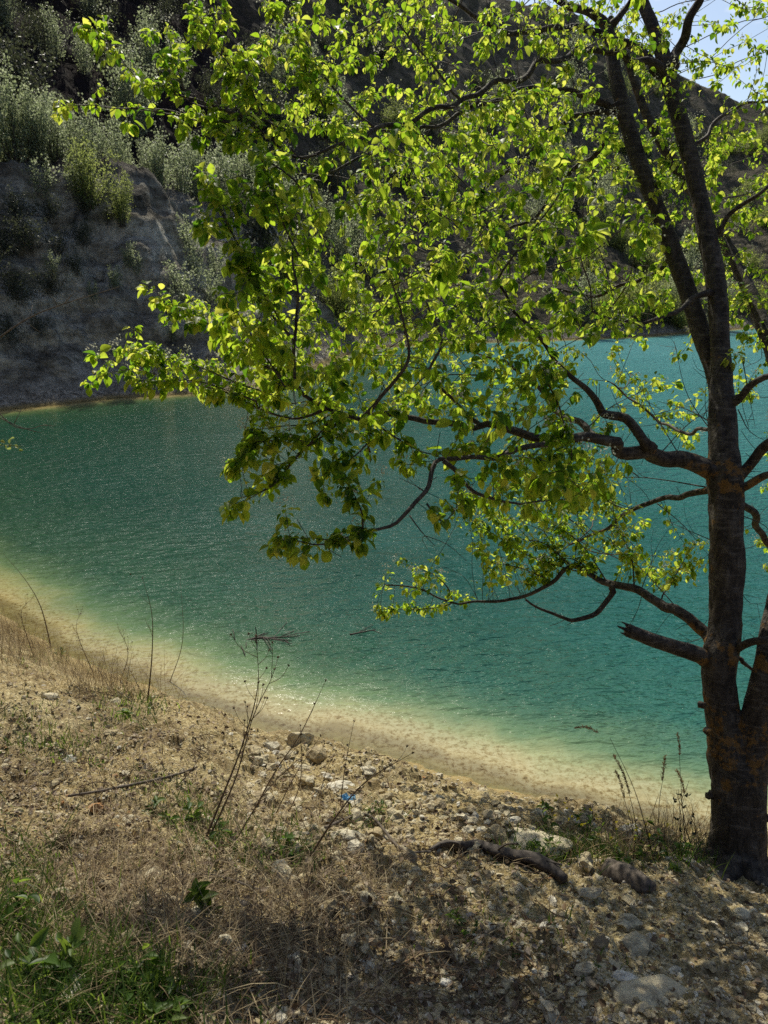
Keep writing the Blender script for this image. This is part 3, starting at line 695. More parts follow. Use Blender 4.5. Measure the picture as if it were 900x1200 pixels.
L = (.015+.031*rg.random(n)**1.2)*big[I]*rg.choice([.85, 1, 1.18], len(TP))[I]
tnt = np.clip(.44+.32*rg.normal(size=n)+.15*vnoise(P0[:, 0]*2, P0[:, 1]*2, P0[:, 2]*2, 5), 0, 1)
put_leaves(lf, P1, D_, N_, L, tnt, widthf=1.0)
# petioles as thin three-sided slips
side = nrm(np.cross(out, [0, 0, 1.]))*.0007
v = np.stack([P0-side, P0+side, P1+side*.8, P1-side*.8], 1).reshape(-1, 3); f = (np.arange(n)*4)[:, None]+np.array([0, 1, 2, 3])
lf.add(v, None, f, .6)
print('leaves', n, 'nodes', len(nodes), 'tufts', len(TP))
tw.build('twigs', M['twig'], tree)
lf.build('crown', M['leaf'], tree, smooth=True, attr='tint')
# pale flower heads at some of the shoot tips
tips = np.array([k for k in range(len(TP)) if TE[k]]); sel = tips[rg.random(len(tips)) < .38]
for k in sel:
    c = TP[k]+TD[k]*.02; m = rg.integers(14, 26)
    d = nrm(rg.normal(size=(m, 3))+TD[k]*.9+[0, 0, .5]); q = c+[0, 0, .012]+d*rg.uniform(.018, .045, m)[:, None]
    put_leaves(bl, q, nrm(rg.normal(size=(m, 3))), nrm(rg.normal(size=(m, 3))), rg.uniform(.006, .011, m), rg.random(m), QUAD, 1.5)
bl.build('blossom', M['blossom'], tree, smooth=False, attr='tint')

# ------------------------------------------------------------------ shrubs on the far side
def shrub_mesh(name, seed, nsh, hgt, spread, nl, lsize, conical=.5):
    r = np.random.default_rng(seed); st = MB(); lv = MB()
    for k in range(nsh):
        a = r.uniform(0, 2*math.pi); o_ = r.uniform(0, .25)*spread; top = r.uniform(.45, 1)*hgt
        lean = r.uniform(.1, 1)*spread
        b = np.array([o_*math.cos(a), o_*math.sin(a), -.3]); e = np.array([lean*math.cos(a+r.normal()*.4), lean*math.sin(a+r.normal()*.4), top*(1-conical*.45*(lean/spread)**1.5)])
        mid = (b+e)/2+r.normal(size=3)*.12*spread*np.array([1, 1, .2])-np.array([0, 0, 0]); mid[:2] *= .8
        P = catmull([b, mid, e], .25); tube(st, P, np.linspace(.022*hgt/4, .004, len(P)), 4, cap=False)
        m = int(nl/nsh); t = r.uniform(.12, 1, m)**.8*(len(P)-1); i0 = np.minimum(t.astype(int), len(P)-2); fr = (t-i0)[:, None]
        q = P[i0]*(1-fr)+P[i0+1]*fr
        clump = r.normal(size=(m, 3))*np.array([.16, .16, .12])*(1.25-.8*(t/(len(P)-1)))[:, None]*spread
        q = q+clump; D = nrm(r.normal(size=(m, 3))*.6+[0, 0, .5])
        put_leaves(lv, q, D, nrm(r.normal(size=(m, 3))), r.uniform(.6, 1.3, m)*lsize, np.clip(.5+.28*r.normal(size=m), 0, 1), QUAD, 1.2)
    return st.mesh(name+'_stem', False), lv.mesh(name+'_leaf', False, 'tint')
kinds = {}
for kk, (nm, mt, cfg) in enumerate([('tall', 'shrub', (26, 5.0, 1.15, 4200, .10)), ('wispy', 'shrub', (20, 3.0, .9, 1900, .08)), ('fresh', 'shrub_y', (30, 3.0, .95, 3600, .075)),
                 ('dark', 'shrub_d', (14, 2.2, 1.6, 1700, .085)), ('round', 'shrub_y', (34, 2.4, 1.6, 4200, .10)), ('small', 'shrub', (12, 1.2, .6, 900, .06))]):
    for v_ in range(2):
        a, b = shrub_mesh(nm, 50+kk*7+v_, *cfg); a.materials.append(M['stem']); b.materials.append(M[mt]); kinds[(nm, v_)] = (a, b)
def shrub(kind, loc, scale, label, group, name='shrub', cat='shrub'):
    a, b = kinds[(kind, random.randint(0, 1))]
    r_ = empty(name, loc); r_.rotation_euler.z = random.uniform(0, 6.28); r_.scale = (scale*random.uniform(.85, 1.15), scale*random.uniform(.85, 1.15), scale)
    for nm, me in (('stem', a), ('crown', b)):
        o = bpy.data.objects.new(nm, me); col.objects.link(o); o.parent = r_
    tag(r_, label, cat, group); return r_
def shrub_px(kind, px, py, dt, scale, *a, **k):
    p = far_hit(px, py)
    if p is None: return
    shrub(kind, (p[0], p[1], p[2]-.05), scale, *a, **k)
def shrub_depth(kind, px, depth, scale, *a, **k):
    x, y = (px-450)/F*depth/1.0, depth; shrub(kind, (x, y, fz(x, y)-.05), scale, *a, **k)
rs = random.Random(5)
G1 = 'tall silvery shrubs at the left end of the quarry ledge'
for px, d, s in [(-40,36.5,1.3),(-5,37.5,1.4),(22,37.2,1.3),(52,38.6,1.0),(-20,39,1.45),(78,39.5,.85)]:
    shrub_depth('tall', px, d, s, 'tall silvery green shrub crowding the left end of the ledge', G1)
G2 = 'thin silvery shrubs along the quarry ledge'
for px in range(-30, 440, 11):
    shrub_depth('wispy', px+rs.uniform(-6, 6), float(np.interp(px, [-40,60,130,200,300,430], [36.5,38.5,39.3,43,54,62]))+rs.uniform(0, 3.5), rs.uniform(.9, 1.4)*(1+max(px-200, 0)/500), 'thin upright silvery shrub on the ledge above the grey cliff', G2)
shrub_depth('fresh', 128, 37.2, 1.12, 'bright yellow green shrub on the ledge, wider of the two brightest', None)
shrub_depth('fresh', 162, 37.0, .8, 'small bright green shrub just right of the widest bright one on the ledge', None)
shrub_depth('tall', 90, 44, .95, 'bare looking grey shrub standing tallest behind the bright green shrubs', None)
shrub_px('fresh', 372, 225, 0, 1.15, 'round yellow green shrub on the slope right of the ledge end', None)
G3 = 'dark scrub clinging to the shaded cliff'
for px, py, s in [(5,300,1.3),(35,290,1.2),(70,300,1.0),(20,350,1.2),(60,345,.9),(10,400,1),(-20,330,1.4),(95,285,1),(90,330,.8),(45,395,.7),(128,262,.7),(60,262,1.0),(20,255,1.1),(100,250,.8),(-10,270,1.2)]:
    shrub_px('dark', px, py, 0, s*.62, 'dark tangled bush growing on the shaded cliff face', G3)
G4 = 'small pale bushes in the cracks of the cliff'
for px, py, s in [(150,310,1),(135,335,.9),(215,345,1.5),(230,330,1.3),(205,370,1.1),(245,360,1.3),(160,325,.8),(225,300,1.6),(255,330,1.3),(50,235,1.4),(90,230,1.3),(200,395,.9),(60,320,.8),(110,350,.7),(235,390,1.2)]:
    shrub_px('small', px, py, 0, s, 'small pale bush rooted in the grey cliff face', G4)
G5 = 'bushes on the far hillside across the lake'
n5 = 0
for k in range(85):
    px = rs.uniform(290, 1000); py = rs.uniform(70, 385)
    p = far_hit(px, py, 40)
    if p is None or p[1] < 42: continue
    kd = rs.choice(['dark', 'round', 'wispy', 'tall', 'dark', 'round'])
    shrub(kd, (p[0], p[1], p[2]-.1), rs.uniform(.8, 1.6)*(1 if kd in ('tall', 'round') else 1.4), 'bush on the brown hillside across the lake, seen through the tree', G5); n5 += 1
for k in range(58):
    px = rs.uniform(640, 1000); py = rs.uniform(95, 390); p = far_hit(px, py, 40)
    if p is None: continue
    kd = rs.choice(['round', 'dark', 'tall', 'fresh']); shrub(kd, (p[0], p[1], p[2]-.1), rs.uniform(.8, 1.5), 'bush on the brown hillside across the lake, seen through the tree', G5)
G6 = 'scrub high on the dark hill behind the ledge'
for k in range(62):
    px = rs.uniform(-40, 460); py = rs.uniform(-40, 170); p = far_hit(px, py, 46)
    if p is None: continue
    shrub('dark' if rs.random() < .75 else 'wispy', (p[0], p[1], p[2]-.1), rs.uniform(1.0, 2.2), 'low dark scrub bush high on the shaded hill behind the ledge', G6)

# ------------------------------------------------------------------ rubble on the bank
rr = np.random.default_rng(21)
def screen_pts(n, x0, x1, y0, y1, rng, mask=None):
    "points on the near bank, spread evenly over the view"
    out = []
    px = rng.uniform(x0, x1, n); py = rng.uniform(y0, y1, n)
    # invert analytically along the ground by marching a coarse depth set
    t = np.geomspace(1.3, 16, 160)
    U = (px-450)/F; V_ = (600-py)/F
    Xg = U[:, None]*t; Yg = (CP+V_*SP)[:, None]*t; Zg = H+(-SP+V_*CP)[:, None]*t
    g = near_z(Xg, Yg, False); below = Zg <= g
    ok = below.any(1); k = below.argmax(1); k0 = np.maximum(k-1, 0); ar = np.arange(n)
    d1 = (Zg-g)[ar, k0]; d2 = (Zg-g)[ar, k]; w = np.clip(d1/(d1-d2+1e-9), 0, 1); tt = t[k0]*(1-w)+t[k]*w
    X_, Y_ = U*tt, (CP+V_*SP)*tt
    return X_[ok], Y_[ok]
def stones(name, x, y, size, tint, rng, shape, flat=.6, sink=.25):
    n = len(x); z = near_z(x, y)
    R_ = rotmats(n, rng); k = len(shape[0])
    jit = 1+rng.uniform(-.33, .33, (n, k, 1)); S3 = np.stack([rng.uniform(.7, 1.3, n), rng.uniform(.6, 1.1, n), rng.uniform(.4, .9, n)], -1)
    v = shape[0][None]*jit*S3[:, None, :]*size[:, None, None]
    v = np.einsum('nij,nkj->nki', R_, v); v[..., 2] *= flat
    v = v+np.stack([x, y, z+size*(flat*.5-sink)], -1)[:, None, :]
    mb = MB(); f = (shape[1][None]+(np.arange(n)*k)[:, None, None]).reshape(-1, 3)
    mb.add(v.reshape(-1, 3), f, None, np.repeat(tint, k))
    return mb.build(name, M['stone'], smooth=False, attr='tint')
x, y = screen_pts(46000, -60, 960, 730, 1280, rr)
s = sdf(x, y); dist = np.hypot(x, y)
keep = (s > .05) & (rr.random(len(x)) < .35+.65*sstep(.1, .6, fbm(x, y, 1.3, 3, 71)*.5+.5+.2))
x, y, s = x[keep], y[keep], s[keep]
size = np.clip(np.exp(rr.normal(-5.35, .55, len(x))), .0018, .022)
tnt = np.clip(rr.normal(.5, .2, len(x)), 0, .95); tnt[rr.random(len(x)) < .02] = 1
g = stones('gravel', x, y, size, tnt, rr, (ICO_V, ICO_F)); tag(g, 'loose pale gravel covering the sunlit bank', 'gravel', kind='stuff')
# fist-sized stones: thickest in the rubble band above the waterline
x1, y1 = screen_pts(1000, 0, 930, 820, 1200, rr); x2, y2 = screen_pts(1900, 290, 700, 860, 1000, rr)
x, y = np.concatenate([x1, x2]), np.concatenate([y1, y2]); s = sdf(x, y); m = (s > .12) & ~((s > 2.2) & (rr.random(len(s)) < .45)); x, y = x[m], y[m]
size = np.clip(np.exp(rr.normal(-4.2, .45, len(x))), .008, .045)
g = stones('rubble', x, y, size, np.clip(rr.normal(.56, .22, len(x))+.22*sstep(1.8, .8, sdf(x, y)), .1, .93), rr, I2, .7); tag(g, 'white limestone rubble strewn along the top of the beach', 'rubble', kind='stuff')
# submerged pebbles in the shallows
x, y = screen_pts(5000, -20, 940, 700, 1000, rr); s = sdf(x, y); m = (s < .08) & (s > -1.0); x, y = x[m], y[m]
g = stones('pebbles', x, y, np.clip(np.exp(rr.normal(-4.6, .5, len(x))), .005, .03), np.clip(rr.normal(.25, .18, len(x)), 0, .7), rr, (ICO_V, ICO_F), .5); tag(g, 'brown pebbles lying in the clear shallows', 'pebbles', kind='stuff')

def rock(px, py, w, label, hgt=.55, seed=0, tint=.8, group=None, sink=.3, rotz=0, aspect=.7):
    p, t = hit(px, py); R0 = w*t/900/2
    V, Fc = I4 if w > 30 else I3
    d = V.copy()
    n1 = vnoise(V[:, 0]*1.4+seed, V[:, 1]*1.4, V[:, 2]*1.4, seed); n2 = vnoise(V[:, 0]*4+seed, V[:, 1]*4, V[:, 2]*4, seed+1); n3 = vnoise(V[:, 0]*11, V[:, 1]*11, V[:, 2]*11, seed+2)
    r_ = 1+.30*n1+.13*n2+.05*n3
    rg2 = np.random.default_rng(seed)
    v = V*r_[:, None]
    for _ in range(9):            # cleaved facets
        q = nrm(rg2.normal(size=3)); c = rg2.uniform(.62, .9); dd = v@q; v = v-np.outer(np.maximum(dd-c, 0)*.88, q)
    v = v*[1, aspect, hgt]*R0; c, s_ = math.cos(rotz), math.sin(rotz); v = v@np.array([[c, s_, 0], [-s_, c, 0], [0, 0, 1]])
    p2 = np.array([p[0], p[1], p[2]+R0*hgt*(1-2*sink)])
    mb = MB(); mb.add(v+p2, Fc, None, tint)
    o = mb.build('rock', M['rock'], smooth=w > 30, attr='tint'); o.data.transform(Matrix.Translation(-Vector(p))); o.location = p
    tag(o, label, 'rock', group); return o
rock(765, 1172, 105, 'large half buried pale rock at the bottom right of the bank', .34, 3, .6, sink=.5, rotz=.2)
rock(735, 1160, 44, 'bright white broken rock at the left end of the large buried rock', .6, 8, .9)
rock(625, 990, 95, 'long flat white limestone slab beside the driftwood branch', .2, 5, .72, sink=.45, rotz=-.15, aspect=.55)
rock(738, 985, 26, 'upright white stone among the grasses left of the tree trunk', 1.1, 9, .9, sink=.2)
rock(690, 1052, 30, 'rounded sunlit stone just right of the short log', .6, 12, .75)
rock(522, 1155, 16, 'small bright white stone lying alone in the dappled shade', .7, 14, .93)
rock(352, 872, 34, 'grey boulder at the left of the rock pile above the beach', .7, 15, .62, rotz=.4)
rock(333, 888, 26, 'flat tan boulder below the grey one in the rock pile', .5, 16, .55)
rock(372, 890, 30, 'brownish boulder at the right of the rock pile', .8, 17, .3)
rock(318, 878, 22, 'small pale boulder at the far left of the rock pile', .6, 18, .8)
rock(352, 905, 26, 'rough pale boulder at the foot of the rock pile', .6, 19, .7)
rock(398, 925, 36, 'flat white rock beside the blue plastic scrap', .35, 20, .88)
rock(430, 905, 24, 'low white rock near the water right of the rock pile', .4, 21, .8)
rock(115, 950, 22, 'orange tinted stone in the sunlit gravel on the left', .6, 23, 1.0)
rock(148, 962, 18, 'pale stone next to the orange tinted one', .6, 24, .75)
rock(410, 985, 34, 'pale block half sunk at the lip of the ledge', .5, 25, .8)
rock(480, 1010, 26, 'dark shaded stone at the left end of the driftwood', .8, 26, .1)
rock(545, 1035, 28, 'low grey stone below the driftwood branch', .5, 27, .5)
rock(600, 1090, 34, 'flat sunlit stone in the middle of the path', .3, 28, .75)
rock(60, 820, 20, 'small pale stone on the slope at the far left', .6, 29, .7)
rock(870, 1075, 30, 'pale stone in front of the tree trunk', .5, 30, .75)

# ------------------------------------------------------------------ driftwood, log
def ground_tube(name, pts, rpx, label, cat, mat, lift=.6, rough=.25, sides=12):
    rows = []
    for px, py, r_ in pts:
        p, t = hit(px, py); rr_ = r_*t/900; rows.append([p[0], p[1], p[2]+rr_*lift+.01, rr_])
    P = catmull(np.array(rows), .02)
    mb = MB(); tube(mb, P[:, :3], P[:, 3], sides, rough=rough, seed=len(pts)+int(pts[0][0]))
    r_ = empty(name, P[0, :3]); o = mb.build('stem', mat, r_); tag(r_, label, cat); return r_, P
dw, P = ground_tube('driftwood_branch', [(503,1001,2),(520,995,4),(543,999,5.5),(560,996,5),(580,1007,6.5),(600,1011,6),(625,1018,8),(645,1028,8),(660,1038,6)], 1, 'dark crooked driftwood branch lying on the lip of the bank', 'driftwood', M['twig'], 1.0, .5)
for k, (dx, dz) in enumerate([(-.10, .06), (.08, .09), (.10, .03)]):
    b = P[len(P)*(k+1)//4, :3]; mb = MB(); tube(mb, catmull([b, b+[dx*.5, -.03, dz*.7], b+[dx, -.06, dz]], .02), .004, 5); mb.build('side_twig', M['twig'], dw)
lg, P = ground_tube('short_log', [(712,1024,11),(725,1030,13),(742,1038,13),(760,1048,11)], 1, 'short thick rotting log lying in the weeds left of the trunk', 'log', M['dead'], .35, .34, 18)
mb = MB(); tube(mb, [P[0, :3]-(P[1, :3]-P[0, :3])*.15, P[0, :3]], P[0, 3]*.8, 14); mb.build('cut_end', M['straw'], lg)
for rows, lab in [([(80,938,1.4),(130,930,1.6),(200,915,1.6),(240,900,1)], 'thin pale stick lying across the sunlit gravel on the left'),
                  ([(380,975,1.6),(430,960,1.6),(470,1000,1.6),(505,1002,1)], 'thin dark stick at the lip of the ledge left of the driftwood'),
                  ([(190,1035,1.5),(250,1032,1.6),(310,1050,1.4)], 'bleached straight stick in the dead grass near the bottom')]:
    ground_tube('fallen_stick', rows, 1, lab, 'stick', M['dead'], 2)

# scraps of litter
def scrap(px, py, w, label, mat, seed, name='plastic_scrap'):
    p, t = hit(px, py); R0 = w*t/900/2; n = 14
    u, v = np.meshgrid(np.linspace(-1, 1, n), np.linspace(-1, 1, n)); 
    h_ = .35*vnoise(u*2, v*2, None, seed)+.15*vnoise(u*5, v*5, None, seed+1)
    q = np.stack([u*(1+.3*vnoise(v*2, u, None, seed)), v*.7*(1+.3*vnoise(u*2, v, None, seed+3)), h_+.35], -1).reshape(-1, 3)*R0+p
    mb = MB(); grid(mb, q[:, 0].reshape(n, n), q[:, 1].reshape(n, n), q[:, 2].reshape(n, n))
    tag(mb.build(name, mat, smooth=False), label, 'litter')
scrap(409, 938, 17, 'crumpled bright blue plastic scrap on the white stones', M['blue'], 3)
scrap(418, 942, 9, 'tiny pale blue plastic flake beside the crumpled one', M['blue'], 4)
scrap(280, 1112, 24, 'crumpled pale paper scrap in the dead grass', M['paper'], 5, 'paper_scrap')
scrap(198, 1116, 12, 'small pale paper flake left of the crumpled paper scrap', M['paper'], 6, 'paper_scrap')

# ------------------------------------------------------------------ ground vegetation
BV = np.array([(-.5,0,0),(.5,0,0),(-.42,.35,.03),(.42,.35,.03),(-.28,.7,.12),(.28,.7,.12),(0,1,.26)])
BF3 = np.array([(4,5,6)]); BF4 = np.array([(0,1,3,2),(2,3,5,4)])
def blades(mb, x, y, L, w, rng, lean=.5, z0=-.005, tint=None, z=None):
    n = len(x); z = near_z(x, y) if z is None else z
    a = rng.uniform(0, 2*math.pi, n); ln = rng.uniform(.1, 1, n)*lean
    D = nrm(np.stack([np.cos(a)*ln, np.sin(a)*ln, np.ones(n)], -1)); N = nrm(np.stack([-np.cos(a), -np.sin(a), ln], -1))
    X_ = np.cross(D, N)
    v = np.stack([x, y, z+z0], -1)[:, None, :]+(BV[None, :, 0:1]*w[:, None, None])*X_[:, None, :]+(BV[None, :, 1:2]*L[:, None, None])*D[:, None, :]-(BV[None, :, 2:3]*L[:, None, None])*N[:, None, :]*1.6*rng.uniform(.3, 1.4, n)[:, None, None]
    o = (np.arange(n)*7)[:, None, None]
    mb.add(v.reshape(-1, 3), (BF3[None]+o).reshape(-1, 3), (BF4[None]+o).reshape(-1, 4), np.repeat(rng.random(n) if tint is None else tint, 7))
def patch(n, cx, cy, sx, sy, rng):
    px = rng.normal(cx, sx, n); py = rng.normal(cy, sy, n)
    # spread in view, then on the ground
    t = np.geomspace(1.3, 14, 140); U = (px-450)/F; V_ = (600-py)/F
    g = near_z(U[:, None]*t, (CP+V_*SP)[:, None]*t, False); Zg = H+(-SP+V_*CP)[:, None]*t
    b = Zg <= g; ok = b.any(1); k = b.argmax(1); tt = t[k]; x, y = U*tt, (CP+V_*SP)*tt
    ok &= sdf(x, y) > .1
    return x[ok], y[ok]
gr = MB()
for n, cx, cy, sx, sy, L0 in [(1300,35,1150,60,50,.11),(900,120,1170,70,35,.10),(450,20,1040,35,35,.09),(420,150,1180,70,20,.10),(300,60,765,30,15,.10),(260,150,835,25,12,.09),(200,80,885,25,10,.06),(420,640,1000,30,8,.07),(340,700,1005,35,10,.08),(250,270,1000,40,18,.08),
                              (200,340,1010,30,14,.07),(120,540,1080,40,30,.04),(90,650,1100,40,40,.045),(120,430,965,20,8,.05),(200,30,860,30,20,.06),(160,230,960,20,14,.08),(160,810,1010,20,10,.10),(90,180,930,20,10,.05)]:
    x, y = patch(n, cx, cy, sx, sy, rr); m = len(x); sc_ = 1
    blades(gr, x, y, rr.uniform(.4, 1.3, m)*L0, rr.uniform(.003, .007, m)*(1.35 if L0 > .12 else 1), rr, .8)
o = gr.build('grass', M['grass'], attr='tint'); tag(o, 'short fresh green grass in tufts on the bank', 'grass', kind='stuff')
st_ = MB()
for n, cx, cy, sx, sy, L0, le in [(2600,75,765,45,12,.36,.8),(1900,150,797,38,12,.32,.9),(900,15,745,25,8,.40,.7),(800,290,1060,70,50,.16,2.0),(800,330,1130,80,50,.17,2.4),(600,400,1030,45,25,.10,3),(900,120,1050,70,40,.12,2),(1100,80,1120,80,50,.15,1.8),(700,120,1010,80,30,.13,2.2),(900,420,1080,120,60,.09,3),(1500,130,880,110,50,.09,3),
                                  (350,790,990,30,10,.20,.6),(300,720,1000,40,10,.16,.8),(300,260,960,50,25,.12,2),(300,350,960,45,25,.12,1.5),(350,100,900,60,30,.08,2),(300,560,1010,80,10,.06,2),(400,200,1000,60,30,.10,2.5)]:
    x, y = patch(n, cx, cy, sx, sy, rr); m = len(x)
    blades(st_, x, y, rr.uniform(.35, 1.2, m)*L0, rr.uniform(.0014, .0036, m), rr, le, z0=.004)
o = st_.build('dead_grass', M['straw'], attr='tint'); tag(o, 'matted straw coloured dead grass and fibres over the slope', 'dead grass', kind='stuff')
# fallen leaves and bits of bark
x, y = screen_pts(9500, -20, 920, 790, 1240, rr); s = sdf(x, y); m = (s > .5) & (rr.random(len(x)) < np.where(x < .4, .8, .35)); x, y = x[m], y[m]; n = len(x)
li = MB(); D = nrm(np.stack([rr.normal(size=n), rr.normal(size=n), rr.normal(size=n)*.3+.1], -1)); N = nrm(np.stack([rr.normal(size=n)*.5, rr.normal(size=n)*.5, np.ones(n)], -1))
put_leaves(li, np.stack([x, y, near_z(x, y)+.006], -1), D, N, rr.uniform(.008, .03, n), rr.random(n), (LV, LF3, LF4), rr.uniform(.6, 1))
o = li.build('litter_leaves', M['litter'], attr='tint'); tag(o, 'dry brown leaf litter scattered over the gravel', 'leaf litter', kind='stuff')

tg = MB(); x, y = screen_pts(520, -20, 700, 780, 1230, rr); m = sdf(x, y) > .9
for x_, y_ in zip(x[m], y[m]):
    a = rr.uniform(0, 6.28); l_ = rr.uniform(.04, .22); n = 6; u = np.linspace(-.5, .5, n)*l_; bend = rr.normal()*.25
    X_, Y_ = x_+u*math.cos(a)+bend*u*u/l_*math.sin(a)*4, y_+u*math.sin(a)-bend*u*u/l_*math.cos(a)*4
    tube(tg, np.stack([X_, Y_, near_z(X_, Y_, False)+.012+rr.uniform(0, .03)*np.abs(np.sin(u/l_*3+rr.uniform(0, 3)))], -1), rr.uniform(.0010, .0026), 4)
o = tg.build('twig_litter', M['stalk']); tag(o, 'small broken twigs and stems littering the slope', 'twig litter', kind='stuff')
# broad-leaved weeds
def weed(px, py, n, L0, label, mat='grass', up=.6, group=None, flowers=0, name='leafy_weed', hgt=.05, cat='weed'):
    p, t = hit(px, py); r_ = empty(name, p); tag(r_, label, cat, group)
    mb = MB(); sm = MB()
    for k in range(max(2, n//7)):
        a = rr.uniform(0, 6.28); q = p+np.array([math.cos(a)*.03, math.sin(a)*.03, 0])*rr.uniform(.2, 1.2); tip = q+[math.cos(a)*hgt*.5, math.sin(a)*hgt*.5, hgt*rr.uniform(.6, 1.3)]
        S_ = catmull([q, (q+tip)/2+rr.normal(size=3)*.006, tip], .01); tube(sm, S_, np.linspace(.0018, .0009, len(S_)), 4)
        m = 7+rr.integers(0, 4); ii = rr.integers(0, len(S_), m); D = nrm(rr.normal(size=(m, 3))*[1, 1, .3]+[0, 0, up]); 
        put_leaves(mb, S_[ii], D, nrm(rr.normal(size=(m, 3))*.4+[0, 0, 1]), rr.uniform(.6, 1.2, m)*L0, rr.random(m), (LV, LF3, LF4), .75)
    mb.build('leaves', M[mat], r_, attr='tint'); sm.build('stem', M['grass'], r_)
    if flowers:
        c = p+np.array([0, 0, hgt])+rr.normal(size=(flowers, 3))*[.05, .05, .02]
        for q in c: 
            fb = MB(); m = 9; put_leaves(fb, np.repeat(q[None], m, 0), nrm(rr.normal(size=(m, 3))+[0, 0, .6]), nrm(rr.normal(size=(m, 3))), rr.uniform(.006, .011, m), rr.random(m), QUAD, 1.3)
            fb.build('flower', M['yellow'], r_, smooth=False, attr='tint')
    return r_
weed(215, 972, 30, .045, 'broad leaved green weed at the centre of the slope by the tall dry stalks', hgt=.07)
weed(262, 985, 26, .04, 'green weed just right of the broad leaved one on the slope', hgt=.06)
weed(178, 955, 18, .035, 'small green rosette left of the broad leaved weed')
weed(118, 912, 12, .02, 'tiny bright green seedling in the sunlit gravel')
weed(252, 1075, 14, .06, 'upright dark green shoot in the dead grass', hgt=.09, up=1.4)
weed(345, 1000, 22, .035, 'low dark weed in the shade of the dry stalks')
weed(60, 1150, 60, .055, 'large leafy green weed in the bottom left corner', hgt=.12)
weed(165, 1165, 50, .045, 'leafy light green weed right of the one in the bottom left corner', hgt=.09)
weed(20, 1085, 40, .05, 'tall green weed at the left edge above the corner weed', hgt=.13, up=1.2)
weed(200, 1190, 36, .04, 'green sprig at the bottom edge below the light green weed', hgt=.07)
weed(150, 843, 24, .035, 'green weed patch below the dry brush on the left slope', hgt=.06)
weed(70, 768, 22, .04, 'leafy weed with one yellow dandelion flower at the left edge of the bank', flowers=2, hgt=.08)
weed(445, 958, 10, .02, 'tiny green weed beside the pale block on the ledge')
weed(690, 990, 40, .03, 'yellow flowered weed left of the upright white stone', flowers=12, hgt=.12)
weed(745, 1002, 40, .03, 'yellow flowered weed right of the upright white stone', flowers=12, hgt=.12)
weed(650, 975, 26, .03, 'yellow flowered weed standing behind the white slab', flowers=9, hgt=.14)
weed(790, 1018, 40, .03, 'dark leafy weed at the left foot of the tree trunk', hgt=.09)
weed(720, 1022, 46, .03, 'dark low weed around the short log', hgt=.07)
weed(640, 1003, 36, .03, 'bright green low weed between slab and log', hgt=.05)
weed(548, 1085, 12, .025, 'sparse thin green weed in the shaded path', hgt=.10, up=1)
weed(560, 1110, 12, .02, 'sparse green weed just below the thin one on the path', hgt=.07, up=1)
weed(700, 1130, 14, .02, 'small grey green weed above the large buried rock', hgt=.05)

# dry stalks with seed heads
def stalk(rows, label, heads=(), side=0, r0=1.5, name='dry_stalk', mat='stalk', headsize=.008, group=None):
    "rows: image points, the first stands on the ground; the rest are at about the same depth"
    p, t = hit(rows[0][0], rows[0][1]); pts = [p-[0, 0, .02]]
    for x_, y_, *dt in rows[1:]: pts.append(at(x_, y_, t+(dt[0] if dt else 0)))
    P = catmull(np.array(pts), .03); r_ = empty(name, p); tag(r_, label, 'dry plant', group)
    mb = MB(); tube(mb, P, np.linspace(r0*t/900*.72, .0008, len(P)), 5)
    ends = [P[-1]]
    for k in range(side):
        i = int(len(P)*rr.uniform(.35, .95)); d = nrm(nrm(P[min(i+2, len(P)-1)]-P[i-1])+rr.normal(size=3)*[.7, .5, .4]); Lb = rr.uniform(.05, .16)
        Q = catmull([P[i], P[i]+d*Lb*.5+[0, 0, .004], P[i]+nrm(d+[0, 0, .4])*Lb], .02); tube(mb, Q, np.linspace(.0014, .0007, len(Q)), 4); ends.append(Q[-1])
    mb.build('stem', M[mat], r_)
    for e in ends[:1+side] if heads is None else [at(*h_, t) for h_ in heads]:
        hb = MB(); m = 12; hb.add(e+I2[0]*headsize*.45*(1+.3*rr.normal(size=(len(I2[0]), 1))), I2[1], None, .2)
        put_leaves(hb, np.repeat(np.asarray(e)[None], m, 0), nrm(rr.normal(size=(m, 3))+[0, 0, .3]), nrm(rr.normal(size=(m, 3))), rr.uniform(.6, 1.2, m)*headsize, rr.random(m)*.5, QUAD, .5)
        hb.build('seed_head', M['straw'] if mat == 'straw' else M['stalk'], r_, attr='tint')
    return r_
stalk([(172,826),(178,770),(178,720),(167,677)], 'tall thin dry stalk with dark seed heads standing out over the left shallows', [(167,677),(153,673)], 3)
stalk([(60,758),(48,712),(30,680),(5,650)], 'bent dry stalk leaning left over the green shallows', None, 2, 1.2)
stalk([(238,985),(262,930),(285,870),(302,805),(300,745)], 'tall branching dark dry stalk in the middle of the slope', None, 10, 2.2)
stalk([(240,988),(275,915),(296,842),(318,795),(326,770)], 'second dark stalk crossing the tall branching one', None, 8, 1.8)
stalk([(290,960),(322,905),(352,860),(382,797)], 'straight dark stalk slanting right above the rock pile', None, 3, 1.6)
stalk([(360,1005),(395,955),(430,915),(484,882)], 'thick dark stalk leaning far right over the beach', None, 5, 2.2)
stalk([(318,960),(345,910),(376,862)], 'thin stalk with a round seed head near the rock pile', [(376,862)], 1, 1)
stalk([(335,955),(352,915),(352,850)], 'upright stalk with a small dark seed head left of the rock pile', [(352,850)], 1, 1)
stalk([(370,945),(382,905),(394,880)], 'short stalk with a dark seed head beside the brownish boulder', [(394,880)], 0, 1)
stalk([(398,945),(405,895),(415,845)], 'bare thin stalk rising against the sandy shallows', None, 0, 1)
stalk([(200,925),(230,895),(236,865)], 'short dry stalk at the left of the branching stalks', None, 2, 1)
stalk([(265,1000),(310,930),(355,885)], 'low dark stalk at the foot of the branching stalks', None, 5, 1.3)
